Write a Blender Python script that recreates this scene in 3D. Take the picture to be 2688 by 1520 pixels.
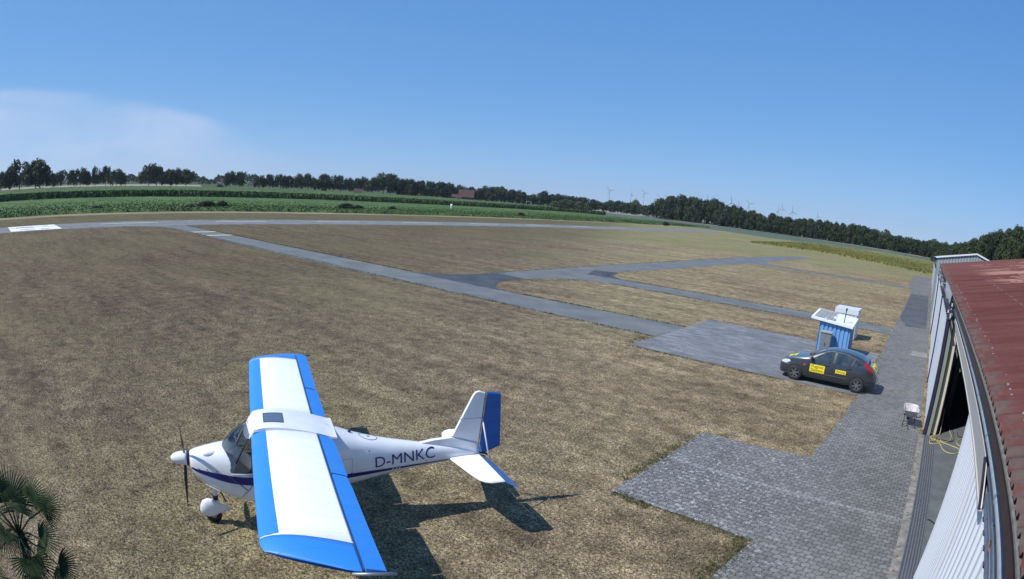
import bpy, bmesh, math, random
import numpy as np
from mathutils import Vector, Matrix
from mathutils.bvhtree import BVHTree
from mathutils.geometry import tessellate_polygon

# ------------------------------------------------------------------ camera, sky, sun, exposure
SC = bpy.context.scene
COL = SC.collection
for _o in list(bpy.data.objects): bpy.data.objects.remove(_o, do_unlink=True)
cam = bpy.data.cameras.new('camera'); CAM = bpy.data.objects.new('camera', cam); COL.objects.link(CAM)
_R = (0.77623404, 0.62529300, 0.08043241); _F = (-0.61112278, 0.77763858, -0.14767255); _U = (-0.15488596, 0.06547439, 0.98576034)
CAM.matrix_world = Matrix(((_R[0], _U[0], -_F[0], 0), (_R[1], _U[1], -_F[1], 0), (_R[2], _U[2], -_F[2], 6.04), (0, 0, 0, 1)))
cam.type = 'PANO'; cam.panorama_type = 'FISHEYE_LENS_POLYNOMIAL'      # a wide webcam lens with its barrel distortion
cam.sensor_fit = 'HORIZONTAL'; cam.sensor_width = 36; cam.sensor_height = 36 * 1520 / 2688
cam.fisheye_fov = math.radians(200); cam.lens = 19
cam.fisheye_polynomial_k0 = 0; cam.fisheye_polynomial_k1 = -0.04535270; cam.fisheye_polynomial_k2 = -0.00026138835
cam.fisheye_polynomial_k3 = 4.71494083e-05; cam.fisheye_polynomial_k4 = -2.15304406e-06
cam.clip_start = 0.05; cam.clip_end = 20000
SC.camera = CAM

SUN_EL = math.radians(50.4); SUN_AZ = math.radians(-145.3)
world = bpy.data.worlds.new('World'); SC.world = world; world.use_nodes = True
wn = world.node_tree; wn.nodes.clear()
def wnode(t, **kw):
    n = wn.nodes.new(t)
    for k, v in kw.items(): setattr(n, k, v)
    return n
def wmath(op, a, b=None, c=None):
    n = wnode('ShaderNodeMath', operation=op)
    for i, v in enumerate((a, b, c)):
        if v is None: continue
        if isinstance(v, (int, float)): n.inputs[i].default_value = v
        else: wn.links.new(v, n.inputs[i])
    return n.outputs[0]
sky = wnode('ShaderNodeTexSky', sky_type='NISHITA', sun_disc=False, sun_elevation=SUN_EL, sun_rotation=SUN_AZ)
sky.altitude = 0; sky.air_density = 0.5; sky.dust_density = 0.0; sky.ozone_density = 10.0
tc = wnode('ShaderNodeTexCoord'); sep = wnode('ShaderNodeSeparateXYZ'); wn.links.new(tc.outputs['Generated'], sep.inputs[0])
az = wmath('MULTIPLY', wmath('ARCTAN2', sep.outputs[0], sep.outputs[1]), 57.2958)
el = wmath('MULTIPLY', wmath('ARCSINE', sep.outputs[2]), 57.2958)
# thin veil of high cloud low over the left horizon
mr = wnode('ShaderNodeMapRange'); wn.links.new(az, mr.inputs[0]); mr.inputs[1].default_value = -120; mr.inputs[2].default_value = -50
fc = wnode('ShaderNodeFloatCurve'); wn.links.new(mr.outputs[0], fc.inputs[1])
cv = fc.mapping.curves[0]
pts = [(0, .84), (.30, .84), (.44, .85), (.535, .815), (.59, .78), (.706, .68), (.784, .54), (.835, .40), (.886, .25), (.93, .11), (.97, .0), (1, 0)]
while len(cv.points) < len(pts): cv.points.new(0.5, 0.5)
for p, q in zip(cv.points, pts): p.location = q
fc.mapping.update()
nz = wnode('ShaderNodeTexNoise'); nz.inputs['Scale'].default_value = 3.0; nz.inputs['Detail'].default_value = 7; nz.inputs['Distortion'].default_value = .6
mp = wnode('ShaderNodeMapping'); mp.inputs['Scale'].default_value = (1, 1, 5); mp.inputs['Rotation'].default_value = (.1, .12, 0)
wn.links.new(tc.outputs['Generated'], mp.inputs[0]); wn.links.new(mp.outputs[0], nz.inputs[0])
edge = wmath('ADD', wmath('MULTIPLY', fc.outputs[0], 10.0), wmath('MULTIPLY', wmath('SUBTRACT', nz.outputs[0], .5), 1.6))
dep = wmath('SUBTRACT', edge, el)
sm = wnode('ShaderNodeMapRange', interpolation_type='SMOOTHSTEP'); wn.links.new(dep, sm.inputs[0]); sm.inputs[1].default_value = 0.0; sm.inputs[2].default_value = 1.6
lo = wnode('ShaderNodeMapRange', interpolation_type='SMOOTHSTEP'); wn.links.new(dep, lo.inputs[0]); lo.inputs[1].default_value = 1.5; lo.inputs[2].default_value = 8.5
lo.inputs[3].default_value = 1.0; lo.inputs[4].default_value = .55
stk = wnode('ShaderNodeMapRange'); wn.links.new(nz.outputs[0], stk.inputs[0]); stk.inputs[1].default_value = .36; stk.inputs[2].default_value = .62; stk.inputs[3].default_value = .45; stk.inputs[4].default_value = 1.25
fad = wnode('ShaderNodeMapRange', interpolation_type='SMOOTHSTEP'); wn.links.new(az, fad.inputs[0]); fad.inputs[1].default_value = -75; fad.inputs[2].default_value = -55
fad.inputs[3].default_value = 1.0; fad.inputs[4].default_value = .0
dens = wmath('MULTIPLY', wmath('MULTIPLY', wmath('MULTIPLY', sm.outputs[0], lo.outputs[0]), wmath('MULTIPLY', stk.outputs[0], fad.outputs[0])), .62)
# soften the sky's own gradient a little (the webcam's exposure response)
vs = wnode('ShaderNodeVectorMath', operation='SCALE'); wn.links.new(sky.outputs[0], vs.inputs[0]); vs.inputs['Scale'].default_value = .11
sv = wnode('ShaderNodeSeparateXYZ'); wn.links.new(vs.outputs[0], sv.inputs[0]); vm = wnode('ShaderNodeCombineXYZ')
for _i, (_p, _g) in enumerate(((.66, 7.2), (.43, 6.95), (.24, 8.35))):
    wn.links.new(wmath('MULTIPLY', wmath('POWER', sv.outputs[_i], _p), _g), vm.inputs[_i])
mix = wnode('ShaderNodeMix', data_type='RGBA'); wn.links.new(dens, mix.inputs[0]); wn.links.new(vm.outputs[0], mix.inputs[6]); mix.inputs[7].default_value = (5.3, 6.3, 8.3, 1)
bg = wnode('ShaderNodeBackground'); bg.inputs[1].default_value = 0.11
wo = wnode('ShaderNodeOutputWorld'); wn.links.new(mix.outputs[2], bg.inputs[0]); wn.links.new(bg.outputs[0], wo.inputs[0])

sl = bpy.data.lights.new('sun', 'SUN'); sl.energy = 5.0; sl.angle = math.radians(0.5); sl.color = (1, .965, .91)
SUN = bpy.data.objects.new('sun', sl); COL.objects.link(SUN)
_sd = Vector((math.sin(SUN_AZ) * math.cos(SUN_EL), math.cos(SUN_AZ) * math.cos(SUN_EL), math.sin(SUN_EL)))
SUN.rotation_euler = _sd.to_track_quat('Z', 'Y').to_euler(); SUN.location = (-30, -40, 50)
SC.view_settings.view_transform = 'Standard'; SC.view_settings.look = 'None'; SC.view_settings.exposure = 0; SC.view_settings.gamma = 1
SC.cycles.max_bounces = 6; SC.cycles.transparent_max_bounces = 16; SC.cycles.volume_bounces = 0

random.seed(11); rng = np.random.default_rng(11)

# ------------------------------------------------------------------ materials
MATS = {}
def nodes_of(m): return m.node_tree.nodes, m.node_tree.links
def mat(name, col, rough=.6, metal=0, spec=None, var=0, vscale=8, bump=0, bscale=40, coat=0, col2=None, alpha=None, coords='Object', stretch=None, emis=None):
    """Principled material with noise-mixed colour and noise bump."""
    if name in MATS: return MATS[name]
    m = bpy.data.materials.new(name); m.use_nodes = True; N, L = nodes_of(m); b = N['Principled BSDF']
    b.inputs['Base Color'].default_value = (*col, 1); b.inputs['Roughness'].default_value = rough; b.inputs['Metallic'].default_value = metal
    if spec is not None: b.inputs['Specular IOR Level'].default_value = spec
    if coat: b.inputs['Coat Weight'].default_value = coat; b.inputs['Coat Roughness'].default_value = .04
    t = N.new('ShaderNodeTexCoord'); out = t.outputs[coords] if coords != 'World' else None
    if coords == 'World': g = N.new('ShaderNodeNewGeometry'); out = g.outputs['Position']
    if stretch:
        mp = N.new('ShaderNodeMapping'); mp.inputs['Scale'].default_value = stretch; L.new(out, mp.inputs[0]); out = mp.outputs[0]
    if var or col2:
        n = N.new('ShaderNodeTexNoise'); n.inputs['Scale'].default_value = vscale; n.inputs['Detail'].default_value = 6; n.inputs['Roughness'].default_value = .62
        L.new(out, n.inputs[0]); r = N.new('ShaderNodeValToRGB'); L.new(n.outputs[0], r.inputs[0])
        c2 = col2 or tuple(min(1, c * (1 + var)) for c in col); c1 = col if col2 else tuple(c * (1 - var) for c in col)
        r.color_ramp.elements[0].position = .34; r.color_ramp.elements[1].position = .66
        r.color_ramp.elements[0].color = (*c1, 1); r.color_ramp.elements[1].color = (*c2, 1); L.new(r.outputs[0], b.inputs['Base Color'])
    if bump:
        n = N.new('ShaderNodeTexNoise'); n.inputs['Scale'].default_value = bscale; n.inputs['Detail'].default_value = 4; L.new(out, n.inputs[0])
        bn = N.new('ShaderNodeBump'); bn.inputs['Strength'].default_value = bump; bn.inputs['Distance'].default_value = .02; L.new(n.outputs[0], bn.inputs['Height']); L.new(bn.outputs[0], b.inputs['Normal'])
    MATS[name] = m; return m

def ramp(N, L, fac, stops, interp='LINEAR'):
    r = N.new('ShaderNodeValToRGB'); r.color_ramp.interpolation = interp
    e = r.color_ramp.elements
    while len(e) < len(stops): e.new(.5)
    for k, (p, c) in zip(e, stops): k.position = p; k.color = (*c, 1) if len(c) == 3 else c
    L.new(fac, r.inputs[0]); return r.outputs[0]
def noise(N, L, vec, scale, detail=6, rough=.6, dist=0, stretch=None):
    if stretch:
        mp = N.new('ShaderNodeMapping'); mp.inputs['Scale'].default_value = stretch; L.new(vec, mp.inputs[0]); vec = mp.outputs[0]
    n = N.new('ShaderNodeTexNoise'); n.inputs['Scale'].default_value = scale; n.inputs['Detail'].default_value = detail
    n.inputs['Roughness'].default_value = rough; n.inputs['Distortion'].default_value = dist; L.new(vec, n.inputs[0]); return n.outputs[0]
def mth(N, L, op, a, b=None, clamp=False):
    n = N.new('ShaderNodeMath'); n.operation = op; n.use_clamp = clamp
    for i, v in enumerate((a, b)):
        if v is None: continue
        if isinstance(v, (int, float)): n.inputs[i].default_value = v
        else: L.new(v, n.inputs[i])
    return n.outputs[0]
def sstep(N, L, v, a, b):
    n = N.new('ShaderNodeMapRange'); n.interpolation_type = 'SMOOTHSTEP'; L.new(v, n.inputs[0]); n.inputs[1].default_value = a; n.inputs[2].default_value = b; return n.outputs[0]
def mixc(N, L, f, a, b, mode='MIX'):
    n = N.new('ShaderNodeMix'); n.data_type = 'RGBA'; n.blend_type = mode
    for i, v in ((0, f), (6, a), (7, b)):
        if isinstance(v, (int, float)): n.inputs[i].default_value = v
        elif isinstance(v, tuple): n.inputs[i].default_value = (*v, 1) if len(v) == 3 else v
        else: L.new(v, n.inputs[i])
    return n.outputs[2]
def newmat(name, rough=.8):
    m = bpy.data.materials.new(name); m.use_nodes = True; N, L = nodes_of(m); b = N['Principled BSDF']; b.inputs['Roughness'].default_value = rough
    g = N.new('ShaderNodeNewGeometry'); s = N.new('ShaderNodeSeparateXYZ'); L.new(g.outputs['Position'], s.inputs[0])
    MATS[name] = m; return m, N, L, b, g.outputs['Position'], s.outputs
def setbump(N, L, b, h, strength=.5, dist=.02):
    n = N.new('ShaderNodeBump'); n.inputs['Strength'].default_value = strength; n.inputs['Distance'].default_value = dist; L.new(h, n.inputs['Height']); L.new(n.outputs[0], b.inputs['Normal'])

# dry mown grass
def grass_material(name, green_bias=0.0, tall=False):
    m, N, L, b, P, S = newmat(name, .95); b.inputs['Specular IOR Level'].default_value = .15
    fine = noise(N, L, P, 21, 4, .72, .7); fine2 = noise(N, L, P, 60, 3, .7)
    mid = noise(N, L, P, 1.1, 5, .6); big = noise(N, L, P, .085, 6, .62); huge = noise(N, L, P, .018, 3, .5)
    streak = noise(N, L, P, .35, 5, .7, 0, (.35, 1.6, 1))
    t = mth(N, L, 'ADD', mth(N, L, 'MULTIPLY', fine, .68), mth(N, L, 'MULTIPLY', fine2, .32))
    straw = ramp(N, L, t, [(.41, (.030, .023, .016)), (.455, (.092, .074, .053)), (.50, (.158, .131, .096)), (.55, (.245, .206, .152)), (.61, (.40, .345, .26))])
    red = mixc(N, L, mth(N, L, 'MULTIPLY', sstep(N, L, mid, .45, .7), .30), straw, (.105, .070, .048), 'MIX')
    tone = mixc(N, L, .75, red, ramp(N, L, streak, [(.36, (.62, .60, .60)), (.64, (1.30, 1.28, 1.22))]), 'MULTIPLY')
    mott = noise(N, L, P, 1.5, 8, .86, .3)
    tone = mixc(N, L, 1.0, tone, ramp(N, L, mott, [(.36, (.42, .40, .38)), (.5, (1.02, 1.0, .97)), (.64, (1.75, 1.72, 1.62))]), 'MULTIPLY')
    tone = mixc(N, L, .7, tone, ramp(N, L, big, [(.38, (.80, .77, .76)), (.62, (1.20, 1.20, 1.17))]), 'MULTIPLY')
    grn = ramp(N, L, t, [(.42, (.028, .040, .014)), (.5, (.125, .142, .056)), (.59, (.25, .26, .115))])
    dx = mth(N, L, 'MULTIPLY', S[0], -1)
    far = mth(N, L, 'MULTIPLY', sstep(N, L, dx, 20, 75), .20)
    beyond = mth(N, L, 'MULTIPLY', sstep(N, L, dx, 88, 91), .32)
    ya = mth(N, L, 'MULTIPLY', sstep(N, L, S[1], 60, 120), .12)
    patch = sstep(N, L, mth(N, L, 'ADD', mth(N, L, 'MULTIPLY', big, .7), mth(N, L, 'MULTIPLY', huge, .5)), .50, .80)
    g = mth(N, L, 'ADD', mth(N, L, 'ADD', mth(N, L, 'MULTIPLY', patch, .55), far), mth(N, L, 'ADD', mth(N, L, 'ADD', beyond, ya), green_bias), True)
    # a greener round of turf between the taxiways
    cx = mth(N, L, 'DIVIDE', mth(N, L, 'ADD', S[0], 39.5), 3.6); cy = mth(N, L, 'DIVIDE', mth(N, L, 'SUBTRACT', S[1], 54.0), 4.5)
    rr = mth(N, L, 'ADD', mth(N, L, 'MULTIPLY', cx, cx), mth(N, L, 'MULTIPLY', cy, cy))
    spot = mth(N, L, 'MULTIPLY', mth(N, L, 'SUBTRACT', 1, sstep(N, L, rr, .4, 1.3), ), .75)
    band = mth(N, L, 'MULTIPLY', mth(N, L, 'MULTIPLY', sstep(N, L, dx, 44, 62), sstep(N, L, S[1], 36, 80)), .6)
    strip = mth(N, L, 'MULTIPLY', sstep(N, L, S[1], 98, 112), .75)
    g = mth(N, L, 'MAXIMUM', mth(N, L, 'MAXIMUM', g, band), strip)
    g = mth(N, L, 'MAXIMUM', g, spot)
    g = mth(N, L, 'MULTIPLY', g, sstep(N, L, mott, .34, .60))
    col = mixc(N, L, g, tone, grn)
    col = mixc(N, L, 1.0, col, ramp(N, L, sstep(N, L, mth(N, L, 'ADD', S[0], mth(N, L, 'MULTIPLY', S[1], .5)), -34, 9), [(0, (.80, .73, .69)), (.45, (.98, .94, .90)), (.8, (1.38, 1.35, 1.24)), (1, (1.52, 1.47, 1.30))]), 'MULTIPLY')  # lens vignette put into the grass colour: darker left, brighter towards the hangar
    L.new(col, b.inputs['Base Color'])
    h = mth(N, L, 'ADD', mth(N, L, 'MULTIPLY', fine, 1.0), mth(N, L, 'MULTIPLY', fine2, .35))
    setbump(N, L, b, h, .75, .05)
    return m
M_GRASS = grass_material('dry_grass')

def asphalt_material(name, c1, c2, seam=True):
    m, N, L, b, P, S = newmat(name, .9); b.inputs['Specular IOR Level'].default_value = .25
    a = noise(N, L, P, 22, 5, .75); s = noise(N, L, P, .5, 6, .65); st = noise(N, L, P, .9, 5, .7, 0, (.15, 1.8, 1)); 
    c = mixc(N, L, sstep(N, L, s, .35, .65), c1, c2)
    c = mixc(N, L, .5, c, ramp(N, L, st, [(.3, (.72, .72, .74)), (.7, (1.15, 1.14, 1.12))]), 'MULTIPLY')
    c = mixc(N, L, .6, c, ramp(N, L, a, [(.3, (.6, .6, .6)), (.7, (1.35, 1.35, 1.35))]), 'MULTIPLY')
    L.new(c, b.inputs['Base Color']); setbump(N, L, b, a, .4, .01); return m
M_RUN = asphalt_material('runway_asphalt', (.150, .158, .158), (.205, .212, .208))
M_TAXI = asphalt_material('taxiway_asphalt', (.122, .134, .140), (.170, .180, .180))
M_DARKASPH = asphalt_material('fresh_asphalt', (.050, .060, .074), (.078, .090, .104))

def concrete_material():
    m, N, L, b, P, S = newmat('brushed_concrete', .9)
    st = noise(N, L, P, 1.9, 8, .80, .8, (.5, 2.0, 1)); s = noise(N, L, P, .35, 4, .6); f = noise(N, L, P, 16, 5, .8)
    c = ramp(N, L, st, [(.36, (.085, .094, .100)), (.5, (.165, .176, .184)), (.64, (.31, .325, .335))])
    c = mixc(N, L, mth(N, L, 'MULTIPLY', sstep(N, L, s, .42, .62), .5), c, (.105, .115, .122))
    c = mixc(N, L, .4, c, ramp(N, L, f, [(.3, (.7, .7, .7)), (.7, (1.2, 1.2, 1.2))]), 'MULTIPLY')
    L.new(c, b.inputs['Base Color']); setbump(N, L, b, f, .3, .01); return m
M_CONC = concrete_material()

def paver_material():
    m, N, L, b, P, S = newmat('interlocking_pavers', .9)
    # bone shaped interlocking blocks: courses run along x, edges kinked by a triangle wave
    ping = N.new('ShaderNodeMath'); ping.operation = 'PINGPONG'; L.new(mth(N, L, 'ADD', S[0], 50.0), ping.inputs[0]); ping.inputs[1].default_value = .10
    kink = mth(N, L, 'MULTIPLY', sstep(N, L, ping.outputs[0], .025, .075), .034)
    ky = mth(N, L, 'ADD', S[1], kink)
    pg2 = N.new('ShaderNodeMath'); pg2.operation = 'PINGPONG'; L.new(mth(N, L, 'ADD', S[1], 50.0), pg2.inputs[0]); pg2.inputs[1].default_value = .083
    kx = mth(N, L, 'ADD', S[0], mth(N, L, 'MULTIPLY', sstep(N, L, pg2.outputs[0], .02, .06), .022))
    cb = N.new('ShaderNodeCombineXYZ'); L.new(kx, cb.inputs[0]); L.new(ky, cb.inputs[1])
    br = N.new('ShaderNodeTexBrick'); br.offset = .5; br.inputs['Scale'].default_value = 1; br.inputs['Mortar Size'].default_value = .0085; br.inputs['Mortar Smooth'].default_value = .25
    br.inputs['Brick Width'].default_value = .20; br.inputs['Row Height'].default_value = .166; br.inputs['Bias'].default_value = 0
    br.inputs['Color1'].default_value = (.128, .129, .127, 1); br.inputs['Color2'].default_value = (.200, .200, .195, 1); br.inputs['Mortar'].default_value = (.040, .040, .040, 1)
    L.new(cb.outputs[0], br.inputs[0])
    sp = noise(N, L, P, 9, 5, .75); big = noise(N, L, P, .35, 5, .6); f = noise(N, L, P, 40, 3, .7)
    c = mixc(N, L, .55, br.outputs['Color'], ramp(N, L, big, [(.3, (.72, .72, .74)), (.7, (1.22, 1.21, 1.2))]), 'MULTIPLY')
    sx = mth(N, L, 'MULTIPLY', S[0], -1)
    # pale lichen flecks, densest on the court and thinning towards the hangar
    lich = mth(N, L, 'MULTIPLY', sstep(N, L, sp, .555, .61), mth(N, L, 'ADD', mth(N, L, 'MULTIPLY', sstep(N, L, sx, -.2, 3.2), .8), .12))
    lich = mth(N, L, 'MULTIPLY', lich, mth(N, L, 'SUBTRACT', 1, sstep(N, L, S[1], 18, 30)))
    c = mixc(N, L, lich, c, (.40, .42, .42))
    # one pale course of blocks across the court
    d = mth(N, L, 'ABSOLUTE', mth(N, L, 'SUBTRACT', S[1], 13.83)); band = mth(N, L, 'MULTIPLY', mth(N, L, 'SUBTRACT', 1, sstep(N, L, d, .08, .11)), .5)
    band = mth(N, L, 'MULTIPLY', band, sstep(N, L, sp, .4, .55))
    c = mixc(N, L, band, c, (.36, .375, .38))
    c = mixc(N, L, .35, c, ramp(N, L, f, [(.3, (.45, .45, .47)), (.7, (1.5, 1.5, 1.5))]), 'MULTIPLY')
    mort = br.outputs['Fac']; c = mixc(N, L, mth(N, L, 'MULTIPLY', mort, .8), c, (.022, .022, .024))
    L.new(c, b.inputs['Base Color']); setbump(N, L, b, mth(N, L, 'MULTIPLY', mort, -1), .7, .012); return m
M_PAVE = paver_material()

# ------------------------------------------------------------------ mesh helpers
def obj(name, verts, faces, m, parent=None, smooth=False, mi=None, recalc=False):
    me = bpy.data.meshes.new(name); me.from_pydata([tuple(v) for v in verts], [], [tuple(f) for f in faces])
    for x in (m if isinstance(m, (list, tuple)) else [m]): me.materials.append(x)
    if mi is not None: me.polygons.foreach_set('material_index', mi)
    if recalc:
        bm = bmesh.new(); bm.from_mesh(me); bmesh.ops.recalc_face_normals(bm, faces=bm.faces); bm.to_mesh(me); bm.free()
    if smooth: me.polygons.foreach_set('use_smooth', [True] * len(me.polygons))
    me.update(); o = bpy.data.objects.new(name, me); COL.objects.link(o)
    if parent: o.parent = parent
    return o
def tag(o, label=None, cat=None, group=None, kind=None):
    if label: o['label'] = label
    if cat: o['category'] = cat
    if group: o['group'] = group
    if kind: o['kind'] = kind
    return o
def thing(name, label, cat, loc=(0, 0, 0), rz=0, group=None):
    o = bpy.data.objects.new(name, None); COL.objects.link(o); o.location = loc; o.rotation_euler = (0, 0, rz); o.empty_display_size = .2
    return tag(o, label, cat, group)

class MB:
    """collects shapes into one mesh"""
    def __init__(s): s.v = []; s.f = []; s.m = []
    def add(s, v, f, mi=0):
        n = len(s.v); s.v += [tuple(map(float, p)) for p in v]; s.f += [tuple(i + n for i in q) for q in f]; s.m += [mi] * len(f); return s
    def box(s, x0, x1, y0, y1, z0, z1, mi=0):
        v = [(x, y, z) for z in (z0, z1) for y in (y0, y1) for x in (x0, x1)]
        return s.add(v, [(0, 2, 3, 1), (4, 5, 7, 6), (0, 1, 5, 4), (2, 6, 7, 3), (0, 4, 6, 2), (1, 3, 7, 5)], mi)
    def bar(s, a, b, w, h=None, mi=0, up=(0, 0, 1)):
        a = Vector(a); b = Vector(b); d = (b - a).normalized(); u = Vector(up)
        if abs(d.dot(u)) > .95: u = Vector((1, 0, 0))
        x = d.cross(u).normalized(); y = x.cross(d).normalized(); h = h or w; x *= w / 2; y *= h / 2
        v = [p + sx * x + sy * y for p in (a, b) for sx, sy in ((-1, -1), (1, -1), (1, 1), (-1, 1))]
        return s.add(v, [(3, 2, 1, 0), (4, 5, 6, 7), (0, 1, 5, 4), (1, 2, 6, 5), (2, 3, 7, 6), (3, 0, 4, 7)], mi)
    def tube(s, pts, r, n=8, mi=0, caps=True, closed=False):
        P = [Vector(p) for p in pts]; k = len(P); R = r if isinstance(r, (list, tuple)) else [r] * k; v = []; prev = None
        for i, p in enumerate(P):
            if closed: d = (P[(i + 1) % k] - P[i - 1]).normalized()
            else: d = (P[min(i + 1, k - 1)] - P[max(i - 1, 0)]).normalized()
            if prev is None:
                u = Vector((0, 0, 1)) if abs(d.z) < .9 else Vector((1, 0, 0)); x = d.cross(u).normalized()
            else: x = (prev - d * prev.dot(d)).normalized()
            y = d.cross(x); prev = x
            v += [p + R[i] * (math.cos(2 * math.pi * j / n) * x + math.sin(2 * math.pi * j / n) * y) for j in range(n)]
        f = [(i * n + j, i * n + (j + 1) % n, (i + 1) * n + (j + 1) % n, (i + 1) * n + j) for i in range(k - 1) for j in range(n)]
        if closed: f += [((k - 1) * n + j, (k - 1) * n + (j + 1) % n, (j + 1) % n, j) for j in range(n)]
        elif caps: f += [tuple(range(n - 1, -1, -1)), tuple((k - 1) * n + j for j in range(n))]
        return s.add(v, f, mi)
    def lathe(s, prof, c, axis='y', n=24, mi=0, caps=True):
        """prof = [(radius, offset along the axis)]"""
        v = []
        for r, t in prof:
            for j in range(n):
                a = 2 * math.pi * j / n; u, w = r * math.cos(a), r * math.sin(a)
                v.append({'x': (c[0] + t, c[1] + u, c[2] + w), 'y': (c[0] + u, c[1] + t, c[2] + w), 'z': (c[0] + u, c[1] + w, c[2] + t)}[axis])
        k = len(prof); f = [(i * n + j, i * n + (j + 1) % n, (i + 1) * n + (j + 1) % n, (i + 1) * n + j) for i in range(k - 1) for j in range(n)]
        if caps: f += [tuple(range(n)), tuple((k - 1) * n + j for j in range(n - 1, -1, -1))]
        return s.add(v, f, mi)
    def build(s, name, m, parent=None, smooth=False, recalc=True):
        return obj(name, s.v, s.f, m, parent, smooth, s.m, recalc)

def loft(rings, closed_ring=True, caps=True):
    n = len(rings[0]); v = [p for r in rings for p in r]; k = len(rings); f = []
    for i in range(k - 1):
        for j in range(n if closed_ring else n - 1):
            f.append((i * n + j, i * n + (j + 1) % n, (i + 1) * n + (j + 1) % n, (i + 1) * n + j))
    if caps and closed_ring: f += [tuple(range(n - 1, -1, -1)), tuple((k - 1) * n + j for j in range(n))]
    return v, f
def bevel(o, w, seg=2, angle=35):
    md = o.modifiers.new('bevel', 'BEVEL'); md.width = w; md.segments = seg; md.limit_method = 'ANGLE'; md.angle_limit = math.radians(angle); return o
def cr(xs, ys, x):
    """smooth interpolation through a table"""
    xs = list(xs); i = max(0, min(len(xs) - 2, int(np.searchsorted(xs, x)) - 1)); t = (x - xs[i]) / (xs[i + 1] - xs[i]); t = max(0, min(1, t))
    def sl(k):
        if k <= 0 or k >= len(xs) - 1:
            a, b_ = (0, 1) if k <= 0 else (len(xs) - 2, len(xs) - 1); return (ys[b_] - ys[a]) / (xs[b_] - xs[a])
        return (ys[k + 1] - ys[k - 1]) / (xs[k + 1] - xs[k - 1])
    h = xs[i + 1] - xs[i]; m0, m1 = sl(i) * h, sl(i + 1) * h
    return (2 * t ** 3 - 3 * t ** 2 + 1) * ys[i] + (t ** 3 - 2 * t ** 2 + t) * m0 + (-2 * t ** 3 + 3 * t ** 2) * ys[i + 1] + (t ** 3 - t ** 2) * m1
def text2d(s, size, xscale=1, bold=0):
    c = bpy.data.curves.new('t', 'FONT'); c.body = s; c.size = size; c.align_x = 'CENTER'; c.align_y = 'CENTER'; c.offset = bold; c.resolution_u = 3
    o = bpy.data.objects.new('t', c); COL.objects.link(o); bpy.context.view_layer.update()
    me = bpy.data.meshes.new_from_object(o.evaluated_get(bpy.context.evaluated_depsgraph_get()))
    bt = bmesh.new(); bt.from_mesh(me); bmesh.ops.triangulate(bt, faces=bt.faces[:])
    for _ in range(4):
        le = [e for e in bt.edges if e.calc_length() > size * .16]
        if le: bmesh.ops.subdivide_edges(bt, edges=le, cuts=1); bmesh.ops.triangulate(bt, faces=bt.faces[:])
    bt.to_mesh(me); bt.free()
    v = [(p.co.x * xscale, p.co.y) for p in me.vertices]; f = [tuple(q.vertices) for q in me.polygons]
    bpy.data.objects.remove(o, do_unlink=True); bpy.data.curves.remove(c); bpy.data.meshes.remove(me); return v, f
def poly_fill(pts, cuts=3):
    bm = bmesh.new(); vs = [bm.verts.new((x, y, 0)) for x, y in pts]; bm.faces.new(vs); bmesh.ops.triangulate(bm, faces=bm.faces[:])
    for _ in range(cuts): bmesh.ops.subdivide_edges(bm, edges=bm.edges[:], cuts=1, use_grid_fill=True)
    bm.verts.index_update(); v = [(p.co.x, p.co.y) for p in bm.verts]; f = [tuple(q.index for q in t.verts) for t in bm.faces]; bm.free(); return v, f
def bvh_of(o):
    me = bpy.data.meshes.new_from_object(o.evaluated_get(bpy.context.evaluated_depsgraph_get())); t = BVHTree.FromPolygons([v.co for v in me.vertices], [tuple(p.vertices) for p in me.polygons]); bpy.data.meshes.remove(me); return t
def drape(tree, v2, ray, off=.004):
    out = []; last = None
    for a, b_ in v2:
        o, d = ray(a, b_); hit = tree.ray_cast(Vector(o), Vector(d))
        if hit[0] is None: hit = tree.find_nearest(Vector(o))
        out.append(hit[0] - Vector(d).normalized() * off)
    return out
def rough_poly(pts, step=.5, amp=.04):
    """outline with a slightly ragged edge, as turf creeping over paving"""
    out = []
    for (x0, y0), (x1, y1) in zip(pts, pts[1:] + pts[:1]):
        L_ = math.hypot(x1 - x0, y1 - y0); n = max(1, int(L_ / step))
        for i in range(n):
            t = i / n; j = amp if i else 0; out.append((x0 + (x1 - x0) * t + random.uniform(-j, j), y0 + (y1 - y0) * t + random.uniform(-j, j)))
    return out
def sheet(name, pts, z, m, kind='structure', step=None, amp=.04, label=None):
    p = rough_poly(pts, step, amp) if step else pts
    tris = tessellate_polygon([[Vector((x, y, 0)) for x, y in p]])
    ar = lambda t: (p[t[1]][0] - p[t[0]][0]) * (p[t[2]][1] - p[t[0]][1]) - (p[t[2]][0] - p[t[0]][0]) * (p[t[1]][1] - p[t[0]][1])
    return tag(obj(name, [(x, y, z) for x, y in p], [t if ar(t) > 0 else (t[2], t[1], t[0]) for t in tris], m), label, kind=kind)

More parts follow.
